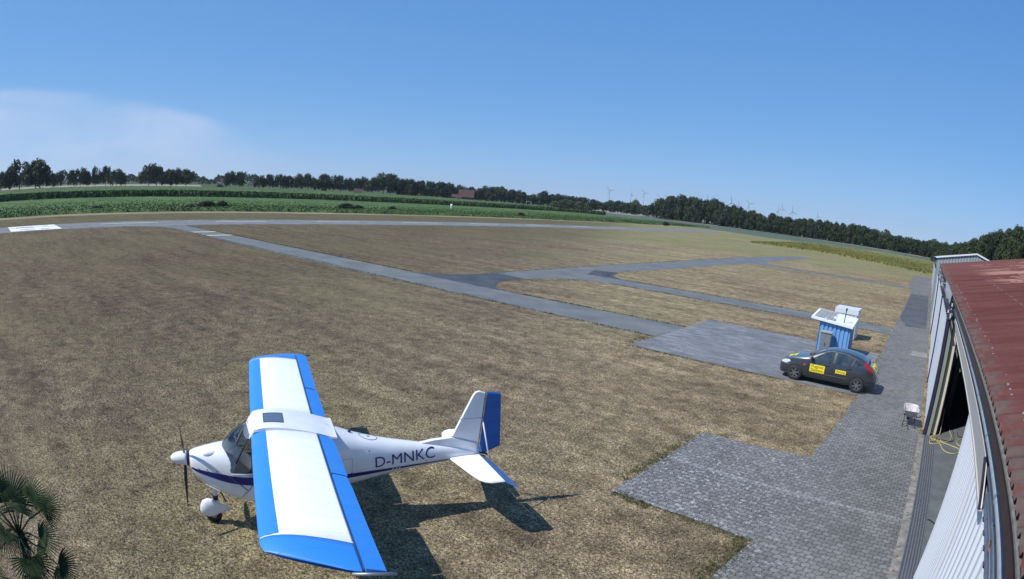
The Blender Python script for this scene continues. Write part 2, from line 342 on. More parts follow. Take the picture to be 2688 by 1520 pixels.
# ------------------------------------------------------------------ the ground
G = 9000
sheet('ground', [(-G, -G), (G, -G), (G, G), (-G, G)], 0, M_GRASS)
sheet('runway', [(-88.9, -250), (-79.1, -250), (-79.1, 228), (-88.9, 228)], .008, M_RUN, step=2.5, amp=.12)
tw = [(-79.2, 31.2), (-79.2, 24.5), (-77.5, 26.6), (-75, 27.6), (-72, 27.95), (-60, 27.3), (-40, 27.1), (-12.3, 27.1), (-12.25, 30.9), (-25.2, 30.75), (-33.6, 30.85), (-60, 30.95), (-77, 31.1)]
sheet('taxiway', tw, .012, M_TAXI, step=.8, amp=.05)
br = [(-30.9, 34.4), (-31.1, 42), (-30.9, 66), (-30.5, 96), (-29, 118), (-26.8, 127), (-24.6, 126), (-25.3, 110), (-25.5, 93.5), (-24, 90.5), (-21.5, 88.6), (-3, 88.1), (-2.3, 85.6), (-21, 86.2), (-25.7, 85), (-26.4, 70), (-26.9, 58), (-27.4, 50), (-26.2, 47.2), (-24.6, 45.9), (-22, 45.5), (-2.2, 45.4), (-2.1, 42), (-23.6, 42.3), (-25.6, 41.6), (-27.2, 39.6), (-28, 36.3), (-28.0, 34.4)]
sheet('branch_taxiway', br, .010, M_TAXI, step=.8, amp=.05)
sheet('asphalt_junction', [(-33.8, 30.7), (-31.6, 32.9), (-31.0, 35.5), (-30.9, 37.4), (-27.8, 36.9), (-28.0, 35.2), (-27.6, 33.6), (-26.4, 31.7), (-25.0, 30.6)], .017, M_DARKASPH, step=.6, amp=.06)
sheet('asphalt_wedge', [(-27.0, 49.9), (-29.2, 49.2), (-27.6, 45.4), (-24.2, 45.6), (-26.2, 47.2)], .017, M_DARKASPH, step=.6, amp=.05)
sheet('concrete_apron', [(-12.25, 24.35), (-2.1, 24.35), (-2.1, 34.1), (-7, 34.4), (-12.25, 34.6)], .016, M_CONC, step=.6, amp=.03)
pv = [(.75, -6), (.75, 124), (-2.9, 124), (-2.75, 89), (-2.05, 84), (-2.05, 46), (-2.05, 41.7), (-2.0, 34), (-2.05, 24.3), (-2.1, 22.6), (-2.3, 16.45), (-3.5, 16.3), (-5.45, 16.2), (-5.55, 11.1), (-3.5, 11.12), (-2.25, 11.05), (-2.45, 9.4), (-2.6, 5), (-2.7, -6)]
sheet('paved_forecourt', pv, .020, M_PAVE, step=.35, amp=.025)
# shade-green cracks and a repaired rectangle in the paving
sheet('paving_repair', [(-1.2, 47.5), (.5, 48), (.5, 79), (-1.9, 78.5), (-1.95, 52)], .024, asphalt_material('worn_paving', (.072, .080, .090), (.105, .112, .12)))
W_ = mat('runway_white', (.72, .72, .70), .7, var=.12, vscale=2); Y_ = mat('marking_yellow', (.66, .62, .34), .7, var=.15, vscale=4); K_ = mat('marking_black', (.02, .02, .022), .8)
mk = MB()
def patch(x0, x1, y0, y1, z=.013, mi=0): mk.add([(x0, y0, z), (x1, y0, z), (x1, y1, z), (x0, y1, z)], [(0, 1, 2, 3)], mi)
for y0, y1 in ((20.2, 29.3), (38.4, 47.1), (56.6, 65), (75, 84), (93, 102), (112, 121), (131, 140), (150, 159)): patch(-85.45, -85.1, y0, y1)
patch(-88.5, -80.5, 5.3, 13.4); patch(-85.75, -85.35, 5.3, 13.3, .017, 1); patch(-82.6, -81.95, 6.9, 9.4, .017, 1); patch(-82.7, -82.0, 10.4, 11.7, .017, 1)
patch(-86.5, -85.9, 6.6, 9.6, .017, 1); patch(-87.8, -87.4, 11.3, 12.2, .017, 1)
patch(-68.85, -68.3, 27.9, 31.0, .018, 2); patch(-64.3, -63.75, 27.8, 31.0, .018, 2)
tag(mk.build('runway_markings', [W_, K_, Y_], recalc=False), kind='structure')

# ------------------------------------------------------------------ hangar with sliding doors
def metal_paint(name, col, rough=.45, stain=.12):
    m, N, L, b, P, S = newmat(name, rough)
    n = noise(N, L, P, 1.6, 6, .65, 0, (1, 1, .25)); f = noise(N, L, P, 12, 5, .7)
    c = mixc(N, L, mth(N, L, 'MULTIPLY', sstep(N, L, n, .5, .72), stain * 2), col, tuple(x * .55 for x in col))
    c = mixc(N, L, mth(N, L, 'MULTIPLY', sstep(N, L, f, .6, .75), stain), c, (.22, .17, .12)); L.new(c, b.inputs['Base Color']); return m
M_WHITE_CLAD = metal_paint('white_cladding', (.60, .64, .70)); M_CREAM = metal_paint('cream_panel', (.62, .60, .48), .5, .2)
M_TAN = metal_paint('beige_sheet', (.60, .575, .54), .55, .1); M_NAVY = mat('navy_frame', (.025, .022, .055), .5, var=.3); M_GREYGREEN = metal_paint('greygreen_panel', (.24, .28, .24), .6, .15)
M_GALV = mat('galvanised_steel', (.30, .32, .34), .42, .6, var=.15, vscale=6); M_PIPE = mat('grey_pipe', (.26, .29, .32), .4, var=.12, vscale=5)
M_BROWN = mat('dark_brown_fascia', (.040, .020, .017), .55, var=.25, vscale=4, coords='World'); M_DARK = mat('dark_interior', (.03, .03, .03), .9)
M_RUST = mat('rusty_steel', (.20, .07, .035), .8, var=.4, vscale=20); M_BLACK = mat('black_rubber', (.014, .014, .015), .6, var=.2); M_STEEL = mat('dull_steel', (.45, .46, .48), .35, .8)

def roof_material():
    m, N, L, b, P, S = newmat('maroon_roof_sheet', .85)
    st = noise(N, L, P, .55, 6, .7, .3, (.35, 2.2, 1)); f = noise(N, L, P, 14, 5, .75); w = noise(N, L, P, .8, 5, .7, .8, (.18, 1.6, 1))
    b.inputs['Specular IOR Level'].default_value = .12
    c = mixc(N, L, sstep(N, L, st, .35, .68), (.098, .034, .031), (.140, .056, .050))
    c = mixc(N, L, .4, c, ramp(N, L, f, [(.3, (.7, .7, .7)), (.7, (1.25, 1.2, 1.2))]), 'MULTIPLY')
    # bleached streaks running down the slope at the far end, grey dirt along the eave
    yb = mth(N, L, 'MULTIPLY', sstep(N, L, S[1], 20, 24), mth(N, L, 'SUBTRACT', 1, sstep(N, L, S[1], 44, 50))); xb = sstep(N, L, S[0], 2.6, 4.0)
    c = mixc(N, L, mth(N, L, 'MULTIPLY', mth(N, L, 'MULTIPLY', yb, xb), mth(N, L, 'MULTIPLY', sstep(N, L, w, .52, .545), .9)), c, (.36, .20, .155))
    c = mixc(N, L, mth(N, L, 'MULTIPLY', sstep(N, L, S[1], 32, 32.6), .35), c, (.17, .082, .075))
    eb = mth(N, L, 'MULTIPLY', mth(N, L, 'SUBTRACT', 1, sstep(N, L, S[0], 1.02, 1.4)), sstep(N, L, noise(N, L, P, 3.0, 5, .7), .38, .62))
    c = mixc(N, L, mth(N, L, 'MULTIPLY', eb, .75), c, (.115, .105, .095))
    L.new(c, b.inputs['Base Color']); setbump(N, L, b, f, .25, .008); return m
M_ROOF = roof_material()

EX, EZ, SL = 1.0, 4.68, .205                # eave edge, its height, roof slope
def rz_(x): return EZ + SL * (x - EX) if x <= 12 else EZ + SL * 11 - SL * (x - 12)
hg = thing('hangar', 'long hangar with maroon ribbed roof and white sliding doors along the paved forecourt', 'hangar', (1.4, 24, 0))
def hpart(o, par=None):
    o.parent = par or hg
    if par is None: o.matrix_parent_inverse = Matrix.Translation((-1.4, -24, 0))
    return o
def corr_y(x, y0, y1, z0, z1, per=.27, dep=.045, dirn=-1, ztop=None):
    """trapezoid cladding in the plane x, ribs upright; returns verts, faces"""
    ys = []; y = y0
    while y < y1 - 1e-6:
        for t, d in ((0, 0), (.40, 0), (.52, 1), (.88, 1)):
            if y + t * per < y1: ys.append((y + t * per, d))
        y += per
    ys.append((y1, 0)); v = []
    for yy, d in ys: v += [(x + dirn * dep * d, yy, z0), (x + dirn * dep * d, yy, z1)]
    return v, [(2 * i, 2 * i + 1, 2 * i + 3, 2 * i + 2) for i in range(len(ys) - 1)]
# roof: ribs run down the slope
v = []; prof = []; y = -3.0; k = 0
while y < 53.6:
    sheet_i = k // 5; lift = .018 * (1 - (k % 5) / 5)
    for t, d in ((0, 0), (.14, 0), (.26, 1), (.44, 1), (.56, 0)): prof.append((y + t * .25, d * .042 + lift))
    prof.append((y + .99 * .25, lift)); y += .25; k += 1
xs = [EX, 1.02, 2.5, 5, 8, 12, 16, 22]; nx = len(xs)
for yy, d in prof: v += [(x, yy, rz_(x) + d) for x in xs]
f = [(i * nx + j, i * nx + j + 1, (i + 1) * nx + j + 1, (i + 1) * nx + j) for i in range(len(prof) - 1) for j in range(nx - 1)]
roof = hpart(obj('roof', v, f, M_ROOF))
sw = MB()
def scr(x, y): sw.box(x - .014, x + .014, y - .016, y + .016, rz_(x) + .040, rz_(x) + .056)
for i in range(96):
    if random.random() < .72: scr(1.28 + random.uniform(-.03, .03), 2.09 + .25 * i)
o = hpart(sw.build('roof_screws', mat('screw_cap', (.34, .33, .34), .5)), roof); o['kind'] = 'stuff'
sw = MB()
for i in range(52):
    if random.random() < .85: scr(2.85 + random.uniform(-.012, .012), 14.09 + .25 * i)
o = hpart(sw.build('roof_screws', mat('screw_cap', (.34, .33, .34), .5)), roof); o['kind'] = 'stuff'
# eave: flat flashing under the sheets, brown fascia, pipes and cable tray
hpart(MB().add([(EX - .012, -3, EZ - .035), (EX - .012, 53.6, EZ - .035), (EX - .012, 53.6, EZ - .012), (EX - .012, -3, EZ - .012), (EX + .05, -3, EZ - .012), (EX + .05, 53.6, EZ - .012)], [(0, 1, 2, 3), (3, 2, 5, 4)]).build('eave_flashing', mat('grey_flashing', (.17, .165, .15), .8, var=.3, vscale=9)))
hpart(MB().box(1.03, 1.09, -3, 53.6, 4.45, 4.665).build('fascia_board', M_BROWN))
def pipe(name, x, z, r, y0, y1, m, clips, clipm):
    mb = MB(); mb.tube([(x, y0, z), (x, (y0 + y1) / 2, z), (x, y1, z)], r, 10); p = hpart(mb.build(name, m, smooth=True))
    for yc in clips: hpart(MB().tube([(x, yc - .025, z), (x, yc + .025, z)], r + .008, 10).build('pipe_clip', clipm), p)
    return p
pipe('gutter_pipe', 1.15, 4.24, .052, -1, 20.2, M_PIPE, [3.3, 4.85, 6.6, 8.5, 10.6, 13, 16], M_GALV)
pipe('cable_conduit', 1.24, 3.98, .040, -1, 6.4, M_PIPE, [3.7, 4.9], M_GALV)
p = pipe('beige_conduit', 1.36, 3.72, .05, -1, 6.35, M_TAN, [], None); hpart(MB().tube([(1.36, 5.05, 3.72), (1.36, 5.15, 3.72)], .056, 10).build('orange_tape', mat('orange_tape', (.5, .16, .05), .6)), p)
# fascia cover above the opening: a shallow beige hood, open at its near end
cov = MB(); ys0, ys1 = 6.45, 20.6
cov.add([(1.20, ys0 + .35, 3.99), (1.20, ys1, 3.95), (1.30, ys1, 3.50), (1.30, ys0, 3.52), (1.235, ys0 + .35, 3.99), (1.235, ys1, 3.95), (1.335, ys1, 3.50), (1.335, ys0, 3.52)], [(0, 1, 2, 3), (7, 6, 5, 4), (0, 3, 7, 4), (2, 1, 5, 6), (0, 4, 5, 1), (3, 2, 6, 7)])
cv_ = hpart(cov.build('door_track_cover', M_TAN))
hpart(MB().bar((1.295, ys0 - .004, 3.51), (1.20, ys0 + .33, 3.98), .03, .03).build('cover_end_shade', M_NAVY), cv_)  # dark bar added for the shade inside the open hood end
hpart(MB().box(1.285, 1.345, ys0, ys1, 3.485, 3.505).build('cover_trim', mat('pale_trim', (.55, .53, .48), .5)), cv_)
# near door leaf, closed (left of it the opening)
def leaf(name, x, y0, y1, z1, m, frame, per=.27, label=None):
    vv, ff = corr_y(x, y0, y1, .03, z1, per); o = hpart(obj(name, vv, ff, m))
    if label: o['label'] = label
    hpart(MB().box(x - .055, x + .03, y1 - .002, y1 + .05, .02, z1).box(x - .055, x + .03, y0 - .05, y0 + .002, .02, z1).box(x - .004, x + .05, y0, y1, z1 - .002, z1 + .06).box(x + .01, x + .05, y0, y1, .02, .14).build('leaf_frame', frame), o); return o
leaf('sliding_door', 1.40, 8.35, 11.12, 3.45, M_WHITE_CLAD, mat('white_edge', (.6, .62, .64), .5), .225)
leaf('sliding_door', 1.42, 5.0, 8.28, 3.45, M_WHITE_CLAD, MATS['white_edge'], .36)
leaf('sliding_door', 1.40, 1.0, 4.9, 3.45, M_WHITE_CLAD, MATS['white_edge'], .36)
hpart(MB().box(1.36, 1.48, .5, 8.3, 3.52, 3.62).build('door_track', mat('bluegrey_steel', (.15, .18, .26), .6, var=.3, vscale=18)))
# stacked leaves at the far side of the opening and the closed run beyond
def leaf2(x, y0, y1, z1, m, endm, lab, th=.09):
    vv, ff = corr_y(x, y0 + .03, y1, .05, z1, .9, .03); o = hpart(obj('sliding_door', vv, ff, m)); o['label'] = lab
    hpart(MB().box(x - .04, x + th, y0 - .03, y0 + .03, .02, z1 + .02).build('leaf_end', endm), o); hpart(MB().box(x + .012, x + th, y0 + .03, y1, .03, z1).build('leaf_core', endm), o)
    return o
leaf2(.94, 20.95, 29.6, 3.86, M_WHITE_CLAD, M_NAVY, 'outermost white door leaf with dark navy end frame')
leaf2(1.10, 21.0, 31.0, 3.82, M_GREYGREEN, M_GREYGREEN, 'grey green middle door leaf', .09)
leaf2(1.26, 21.2, 30.0, 3.80, M_CREAM, M_CREAM, 'cream door leaf innermost of the stack', .16)
hpart(MB().box(1.425, 1.47, 21.23, 27, .03, 3.8).build('leaf_end', M_NAVY))
hpart(MB().box(1.20, 1.245, 21.19, 21.23, .05, 3.8).build('leaf_end', M_NAVY))
hpart(MB().box(.91, 1.16, 21.06, 21.2, .02, .34).build('kick_plate', M_DARK))
for i, (y0, y1) in enumerate(((29.7, 37.3), (37.9, 45.4), (46.0, 53.4))):
    leaf2(.94 - (.0 if i % 2 else .05), y0, y1, 3.9, M_WHITE_CLAD, M_NAVY, ['white door leaf behind the stacked leaves', 'white door leaf in the middle of the closed run', 'farthest white door leaf'][i])
# rail, hangers and the loose flashing over the stacked leaves
hpart(MB().box(1.02, 1.07, 20.3, 53.4, 4.02, 4.12).box(1.2, 1.25, 20.3, 53.4, 4.0, 4.1).build('door_rail', M_GALV))
for y0 in (20.5, 21.3, 26.5, 33.0, 41.0, 49.0): hpart(MB().bar((1.045, y0, 3.8), (1.045, y0, 4.3), .05).bar((.93, y0 + .01, 4.30), (1.26, y0 + .01, 4.22), .05).build('rail_bracket', M_NAVY))
hpart(MB().bar((.90, 20.35, 4.16), (1.22, 20.85, 4.05), .05, .09).bar((1.0, 20.3, 3.95), (1.04, 20.9, 4.36), .05).build('rail_bracket', mat('bare_aluminium', (.6, .6, .58), .35, .5)))
hpart(MB().bar((.86, 21.7, 4.42), (.98, 20.6, 3.86), .07, .05).build('rail_stop', M_NAVY))
fl = MB(); fl.add([(.93, 21.4, 4.16), (.93, 27.5, 4.34), (.985, 30.0, 4.6), (.985, 26.0, 4.70), (.985, 21.2, 4.62)], [(0, 1, 2, 3, 4)])
o = hpart(fl.build('loose_flashing', mat('pale_flashing', (.36, .39, .41), .5, var=.15))); sd = o.modifiers.new('s', 'SOLIDIFY'); sd.thickness = .012
for yy in (33, 41): hpart(MB().box(.82, 1.2, yy, yy + .12, 4.28, 4.34).box(.82, .9, yy, yy + .12, 4.16, 4.28).build('lamp_bracket', MATS['pale_flashing']))
# walls, floor and inside
M_INWALL = mat('inner_wall', (.10, .095, .09), .9, var=.2)
hpart(MB().box(21.9, 22, -3, 53.5, 0, 4.6).add([(1.5, 53.4, 0), (22, 53.4, 0), (22, 53.4, rz_(22) - .05), (12, 53.4, rz_(12) - .05), (1.5, 53.4, rz_(1.5) - .05)], [(0, 1, 2, 3, 4)]).add([(1.5, -2.9, 0), (22, -2.9, 0), (22, -2.9, rz_(22) - .05), (12, -2.9, rz_(12) - .05), (1.5, -2.9, rz_(1.5) - .05)], [(0, 1, 2, 3, 4)]).build('hangar_walls', M_INWALL))
hpart(MB().box(1.45, 1.55, -3, 1, 0, 4.6).box(1.47, 1.55, 1, 6.5, 3.5, 4.62).box(1.47, 1.55, 6.5, 53.4, 4.0, 4.62).build('front_wall', M_INWALL))
for y0 in (4, 14, 24, 34, 44): hpart(MB().box(1.8, 2.0, y0 - .08, y0 + .08, 0, 4.7).bar((1.82, y0, 4.6), (12.1, y0, 6.62), .16).box(11.9, 12.1, y0 - .08, y0 + .08, 0, 6.7).build('steel_frame', mat('frame_grey', (.12, .12, .13), .7)))
sheet('hangar_floor', [(1.43, -3), (22, -3), (22, 53.5), (.95, 53.5), (.95, 21.3), (1.43, 21.3)], .022, mat('smooth_concrete', (.115, .13, .138), .7, var=.2, vscale=1.3, bump=.1, bscale=12, coords='World'))
def kerb_material():
    m, N, L, b, P, S = newmat('stained_kerb', .9); n = noise(N, L, P, 3, 6, .7); r = noise(N, L, P, 1.1, 3, .5, 0, (1, 1.3, 1))
    c = ramp(N, L, n, [(.35, (.11, .10, .09)), (.5, (.21, .20, .185)), (.63, (.30, .29, .27))])
    c = mixc(N, L, mth(N, L, 'MULTIPLY', sstep(N, L, r, .66, .72), .8), c, (.22, .08, .05)); L.new(c, b.inputs['Base Color']); setbump(N, L, b, n, .4, .01); return m
kb = MB().box(.75, .965, -4, 20.9, -.1, .035); tag(kb.build('kerb_strip', kerb_material()), kind='structure')
rs = MB()
for yy, r in ((11.25, .035), (11.9, .03), (12.35, .028), (14.25, .03), (16.9, .03), (18.8, .026)):
    rs.lathe([(r, 0), (r, .006)], (.84, yy, .035), 'z', 12)
tag(rs.build('kerb_bolt_stains', M_RUST), kind='structure')
# perforated drain grating beside the kerb
gr = MB(); ystep = .085
gr.box(.965, .99, -1, 20.95, -.05, .034, 0); gr.box(1.41, 1.435, -1, 20.95, -.05, .034, 0)
for i in range(5): gr.box(1.045 + .075 * i, 1.075 + .075 * i, -1, 20.95, -.03, .030, 0)
yy = 4.0
while yy < 20.9: gr.box(.99, 1.41, yy, yy + .03, -.03, .024, 0); yy += ystep
g_ = tag(gr.build('drain_grating', mat('grating_steel', (.19, .21, .24), .5, .35, var=.15, vscale=10)), 'long steel grating set in the floor between the kerb and the hangar door', 'grating')
sheet('drain_channel', [(.966, -1), (1.434, -1), (1.434, 20.9), (.966, 20.9)], .0225, M_DARK)

# ------------------------------------------------------------------ grey hall behind the hangar
b2 = thing('grey_hall', 'grey ribbed hall with a low gable standing beyond the maroon roof', 'hall', (5, 90, 0))
def bpart(o, base): o.parent = base; o.matrix_parent_inverse = Matrix.Translation(-base.location); return o
M_GREYCLAD = metal_paint('grey_cladding', (.26, .30, .32), .5, .1)
ys = []; X0, XP, X1, Y0, Y1 = .72, 5.04, 9.6, 60.0, 121.0
def gz(x): return 5.10 + (x - X0) * .212 if x < XP else 5.10 + (XP - X0) * .212 - (x - XP) * .26
v = []; x = X0; i = 0
while x < X1:
    v += [(x, Y0 + (.05 if i % 2 else 0), 0), (x, Y0 + (.05 if i % 2 else 0), gz(x))]; x += .16; i += 1
n = len(v) // 2; bpart(obj('gable_wall', v, [(2 * i, 2 * i + 2, 2 * i + 3, 2 * i + 1) for i in range(n - 1)], M_GREYCLAD), b2)
vv, ff = corr_y(.95, Y0, Y1, 0, 4.3, .5, .04); bpart(obj('side_wall', vv, ff, M_GREYCLAD), b2)
bpart(MB().box(.95, 9.4, Y1 - .1, Y1, 0, 4.2).box(9.3, 9.4, Y0, Y1, 0, 3.8).build('rear_wall', M_GREYCLAD), b2)
for xa, xb in ((X0 - .1, XP), (XP, X1 + .1)):
    bpart(MB().add([(xa, Y0 - .1, gz(xa) + .01), (xb, Y0 - .1, gz(xb) + .01), (xb, Y1, gz(xb) - .9), (xa, Y1, gz(xa) - .9)], [(0, 1, 2, 3)]).build('roof_slope', M_GREYCLAD, recalc=False), b2)
    bpart(MB().bar((xa, Y0 - .08, gz(xa) + .02), (xb, Y0 - .08, gz(xb) + .02), .06, .14).build('verge_trim', mat('white_trim', (.72, .74, .75), .4)), b2)
bpart(MB().box(.66, .76, Y0, Y1, 4.1, 4.28).build('gutter', M_NAVY), b2)
for yy in (72, 84, 96, 108): bpart(MB().box(.90, .935, yy, yy + 5.5, .05, 3.6).build('sliding_door', M_WHITE_CLAD), b2)

# ------------------------------------------------------------------ farmland
def crop_material(name, lo, mi_, hi, scale=1.2):
    m, N, L, b, P, S = newmat(name, .9); b.inputs['Specular IOR Level'].default_value = .2
    n = noise(N, L, P, scale, 7, .75); g_ = noise(N, L, P, .06, 4, .6); t = mth(N, L, 'ADD', mth(N, L, 'MULTIPLY', n, .75), mth(N, L, 'MULTIPLY', g_, .25))
    L.new(ramp(N, L, t, [(.36, lo), (.5, mi_), (.64, hi)]), b.inputs['Base Color']); setbump(N, L, b, n, .5, .12); return m
M_LOW = crop_material('low_crop', (.022, .046, .013), (.066, .115, .034), (.15, .205, .075)); M_MAIZE = crop_material('maize_leaf', (.018, .036, .013), (.058, .100, .034), (.130, .180, .070))
M_BLUEG = crop_material('bluegreen_crop', (.050, .076, .052), (.082, .115, .080), (.135, .165, .105), .8); M_YELLOW = crop_material('yellowing_maize', (.040, .062, .016), (.165, .165, .050), (.30, .26, .105), 1.6)
M_STRAW = crop_material('dry_field_edge', (.12, .092, .052), (.24, .19, .11), (.36, .31, .19), 1.5); M_STUBBLE = crop_material('stubble', (.19, .17, .12), (.28, .25, .19), (.38, .35, .28), .5)
M_MEADOW = crop_material('meadow', (.030, .048, .020), (.055, .078, .034), (.10, .11, .06), .4)
for i, mm in enumerate((M_LOW, M_MAIZE, M_YELLOW)): pass
def crop_field(name, label, x0, x1, y0, y1, h, m, nx, ny, leaves, leaf, cat='crop', skew=None, edge=None):
    """a bumpy crop canopy with upright leaf blades along its visible edges"""
    X = np.linspace(x0, x1, nx); Yy = np.linspace(y0, y1, ny); gx, gy = np.meshgrid(X, Yy, indexing='ij')
    z = h * (.78 + .22 * rng.random(gx.shape)); z[0, :] = z[-1, :] = 0; z[:, 0] = z[:, -1] = 0
    gx = gx + rng.uniform(-.3, .3, gx.shape) * (x1 - x0) / nx; gy = gy + rng.uniform(-.3, .3, gx.shape) * (y1 - y0) / ny
    v = np.stack([gx, gy, z], -1).reshape(-1, 3)
    if skew: v = np.array([skew(*p) for p in v])
    f = [(i * ny + j, (i + 1) * ny + j, (i + 1) * ny + j + 1, i * ny + j + 1) for i in range(nx - 1) for j in range(ny - 1)]
    n0 = len(v); ex = edge or (lambda: (x1 - abs(rng.normal(0, (x1 - x0) * .10)), rng.uniform(y0, y1)))
    q = []; 
    for i in range(leaves):
        x, y = ex(); x, y, _z = skew(x, y, 0) if skew else (x, y, 0); a = rng.uniform(0, math.pi); s = leaf * rng.uniform(.6, 1.3); zb = rng.uniform(.05, .8) * h; zt = min(h * 1.12, zb + s * 1.6)
        dx, dy = math.cos(a) * s / 2, math.sin(a) * s / 2; lx, ly = rng.uniform(-.3, .3, 2) * s
        p = [(x - dx, y - dy, zb), (x + dx, y + dy, zb), (x + dx + lx, y + dy + ly, zt), (x - dx + lx, y - dy + ly, zt)]
        q += p
    v = list(map(tuple, v)) + q; f += [(n0 + 4 * i, n0 + 4 * i + 1, n0 + 4 * i + 2, n0 + 4 * i + 3) for i in range(leaves)]
    return tag(obj(name, v, f, m), label, cat, kind='stuff')
sheet('field_track', [(-112.5, -60), (-112.5, 245), (-106, 262), (-92, 262), (-67, 243), (-66, 236), (-89, 250), (-103, 245), (-108.6, 200), (-107, 60), (-106.5, 30), (-106.5, -60)], .014, M_STRAW, step=3, amp=.5)
sheet('meadow', [(-340, -200), (-340, 900), (-1400, 1400), (-1400, -400)], .010, M_MEADOW)
sheet('stubble_field', [(-352, 20), (-352, 150), (-620, 260), (-620, 20)], .016, M_STUBBLE)
sheet('pale_field', [(-300, 470), (-230, 440), (-420, 1200), (-560, 900), (-345, 560)], .020, M_STUBBLE)
sheet('bluegreen_field', [(-200, 300), (-128, 272), (-106, 254), (-91, 259), (-67, 242), (-47, 254), (-22, 281), (1, 262), (60, 262), (60, 520), (-330, 560), (-340, 420)], .012, M_BLUEG)
sheet('field_margin', [(-210, 417), (-150, 390), (-108, 366), (-60, 346), (-10, 318), (14, 306), (14, 326), (-10, 336), (-60, 362), (-108, 386), (-150, 410), (-210, 436)], .018, M_STUBBLE)
crop_field('low_crop', 'low green crop between the dry track and the taller maize', -189, -112, -60, 300, .55, M_LOW, 110, 420, 34000, .26, edge=lambda: (-112 - abs(rng.normal(0, 20)), rng.uniform(-60, 300)))
crop_field('maize_field', 'tall dark green maize behind the lower crop', -340, -191, -80, 330, 2.0, M_MAIZE, 100, 400, 34000, .55, edge=lambda: (-191 - abs(rng.normal(0, 9)), rng.uniform(-80, 330)))
crop_field('yellow_maize', 'yellowing maize strip beyond the end of the taxiway', 0, 1, 0, 1, .42, M_YELLOW, 60, 100, 16000, .32, skew=lambda u, w, z: (-50 + u * 58, 166 - u * 24 + w * (82 + u * 24) + 6 * math.sin(u * 5), z), edge=lambda: (rng.uniform(0, 1), abs(rng.normal(0, .35)) % 1))

# ------------------------------------------------------------------ trees
M_BARK = mat('bark', (.055, .045, .035), .95, var=.3, vscale=6)
def leaf_material(name, lo, hi):
    m = bpy.data.materials.new(name); m.use_nodes = True; N, L = nodes_of(m); b = N['Principled BSDF']; b.inputs['Roughness'].default_value = .7; b.inputs['Specular IOR Level'].default_value = .25
    a = N.new('ShaderNodeAttribute'); a.attribute_name = 'tone'; oi = N.new('ShaderNodeObjectInfo')
    t = mth(N, L, 'ADD', mth(N, L, 'MULTIPLY', a.outputs['Fac'], .8), mth(N, L, 'MULTIPLY', oi.outputs['Random'], .3))
    L.new(ramp(N, L, t, [(.1, lo), (1.0, hi)]), b.inputs['Base Color']); MATS[name] = m; return m
M_LEAF = leaf_material('broad_leaves', (.012, .024, .012), (.060, .085, .030)); M_LEAF2 = leaf_material('willow_leaves', (.028, .042, .015), (.10, .125, .045)); M_LEAF3 = leaf_material('dark_leaves', (.010, .021, .012), (.048, .068, .026))
def crown_mesh(name, m, clumps, per, rad, leafsz, base=.25, seed=0, shape='round'):
    r = np.random.default_rng(seed); V = []; Fc = []; T = []
    cs = []
    for i in range(clumps):
        t = r.uniform(0, 1); zc = base + (1 - base) * (.12 + .80 * t)
        prof = math.sin(math.pi * min(1, max(.02, (zc - base) / (1 - base)) ** (.75 if shape == 'round' else .45))) ** (.6 if shape == 'round' else .8)
        rr = prof * (.25 + .65 * math.sqrt(r.uniform(0, 1))); a = r.uniform(0, 2 * math.pi)
        cs.append((rr * math.cos(a), rr * math.sin(a), zc, rad * r.uniform(.6, 1.15), r.uniform(.15, .9)))
    for cx, cy, cz, cr_, tone in cs:
        for k in range(per):
            d = r.normal(size=3); d /= np.linalg.norm(d) + 1e-9; q = cr_ * r.uniform(.45, 1.0)
            p = np.array([cx + d[0] * q, cy + d[1] * q, cz + d[2] * q * .62]); nrm = d + r.normal(size=3) * .5; nrm /= np.linalg.norm(nrm)
            u = np.cross(nrm, r.normal(size=3)); u /= np.linalg.norm(u) + 1e-9; w = np.cross(nrm, u); s = leafsz * r.uniform(.6, 1.3)
            n0 = len(V)
            for sx, sy in ((-1, -.6), (1, -.6), (.6, .8), (-.6, .8)):
                e = p + u * sx * s + w * sy * s; e[2] = p[2] + (e[2] - p[2]) * .55; V.append(tuple(e))
            Fc.append((n0, n0 + 1, n0 + 2, n0 + 3)); T.append(min(1, max(0, tone + r.uniform(-.18, .18) )))
    me = bpy.data.meshes.new(name); me.from_pydata(V, [], Fc); me.materials.append(m)
    at = me.attributes.new('tone', 'FLOAT', 'FACE'); at.data.foreach_set('value', T); return me
def trunk_mesh(name, top=.6, r0=.055, limbs=6, seed=0):
    r = random.Random(seed); mb = MB(); mb.tube([(0, 0, -.02), (.01, 0, .15), (.02, .01, .35), (0, 0, top)], [r0 * 1.3, r0, r0 * .8, r0 * .35], 7)
    for i in range(limbs):
        a = i * 2 * math.pi / limbs + r.uniform(-.4, .4); z0 = r.uniform(.22, .42); q = r.uniform(.4, .7)
        mb.tube([(0, 0, z0), (math.cos(a) * q * .5, math.sin(a) * q * .5, z0 + .14), (math.cos(a) * q, math.sin(a) * q, z0 + .32)], [r0 * .5, r0 * .32, r0 * .12], 5)
    o = mb.build(name, M_BARK, smooth=True); me = o.data; bpy.data.objects.remove(o); return me
CROWNS = [crown_mesh('crown', M_LEAF, 30, 90, .33, .058, .22, s) for s in (1, 2, 3, 4)]
DENSE = [crown_mesh('crown', M_LEAF3, 46, 80, .36, .060, .06, s, 'full') for s in (5, 6, 7)]
LIGHT = [crown_mesh('crown', M_LEAF2, 42, 80, .34, .058, .03, s, 'full') for s in (8, 9)]
NEARC = [crown_mesh('crown', mm, 75, 120, .25, .036, .05, s, 'full') for s, mm in ((21, M_LEAF3), (22, M_LEAF), (23, M_LEAF3))]
TR = [trunk_mesh('trunk', seed=s) for s in (1, 2)]
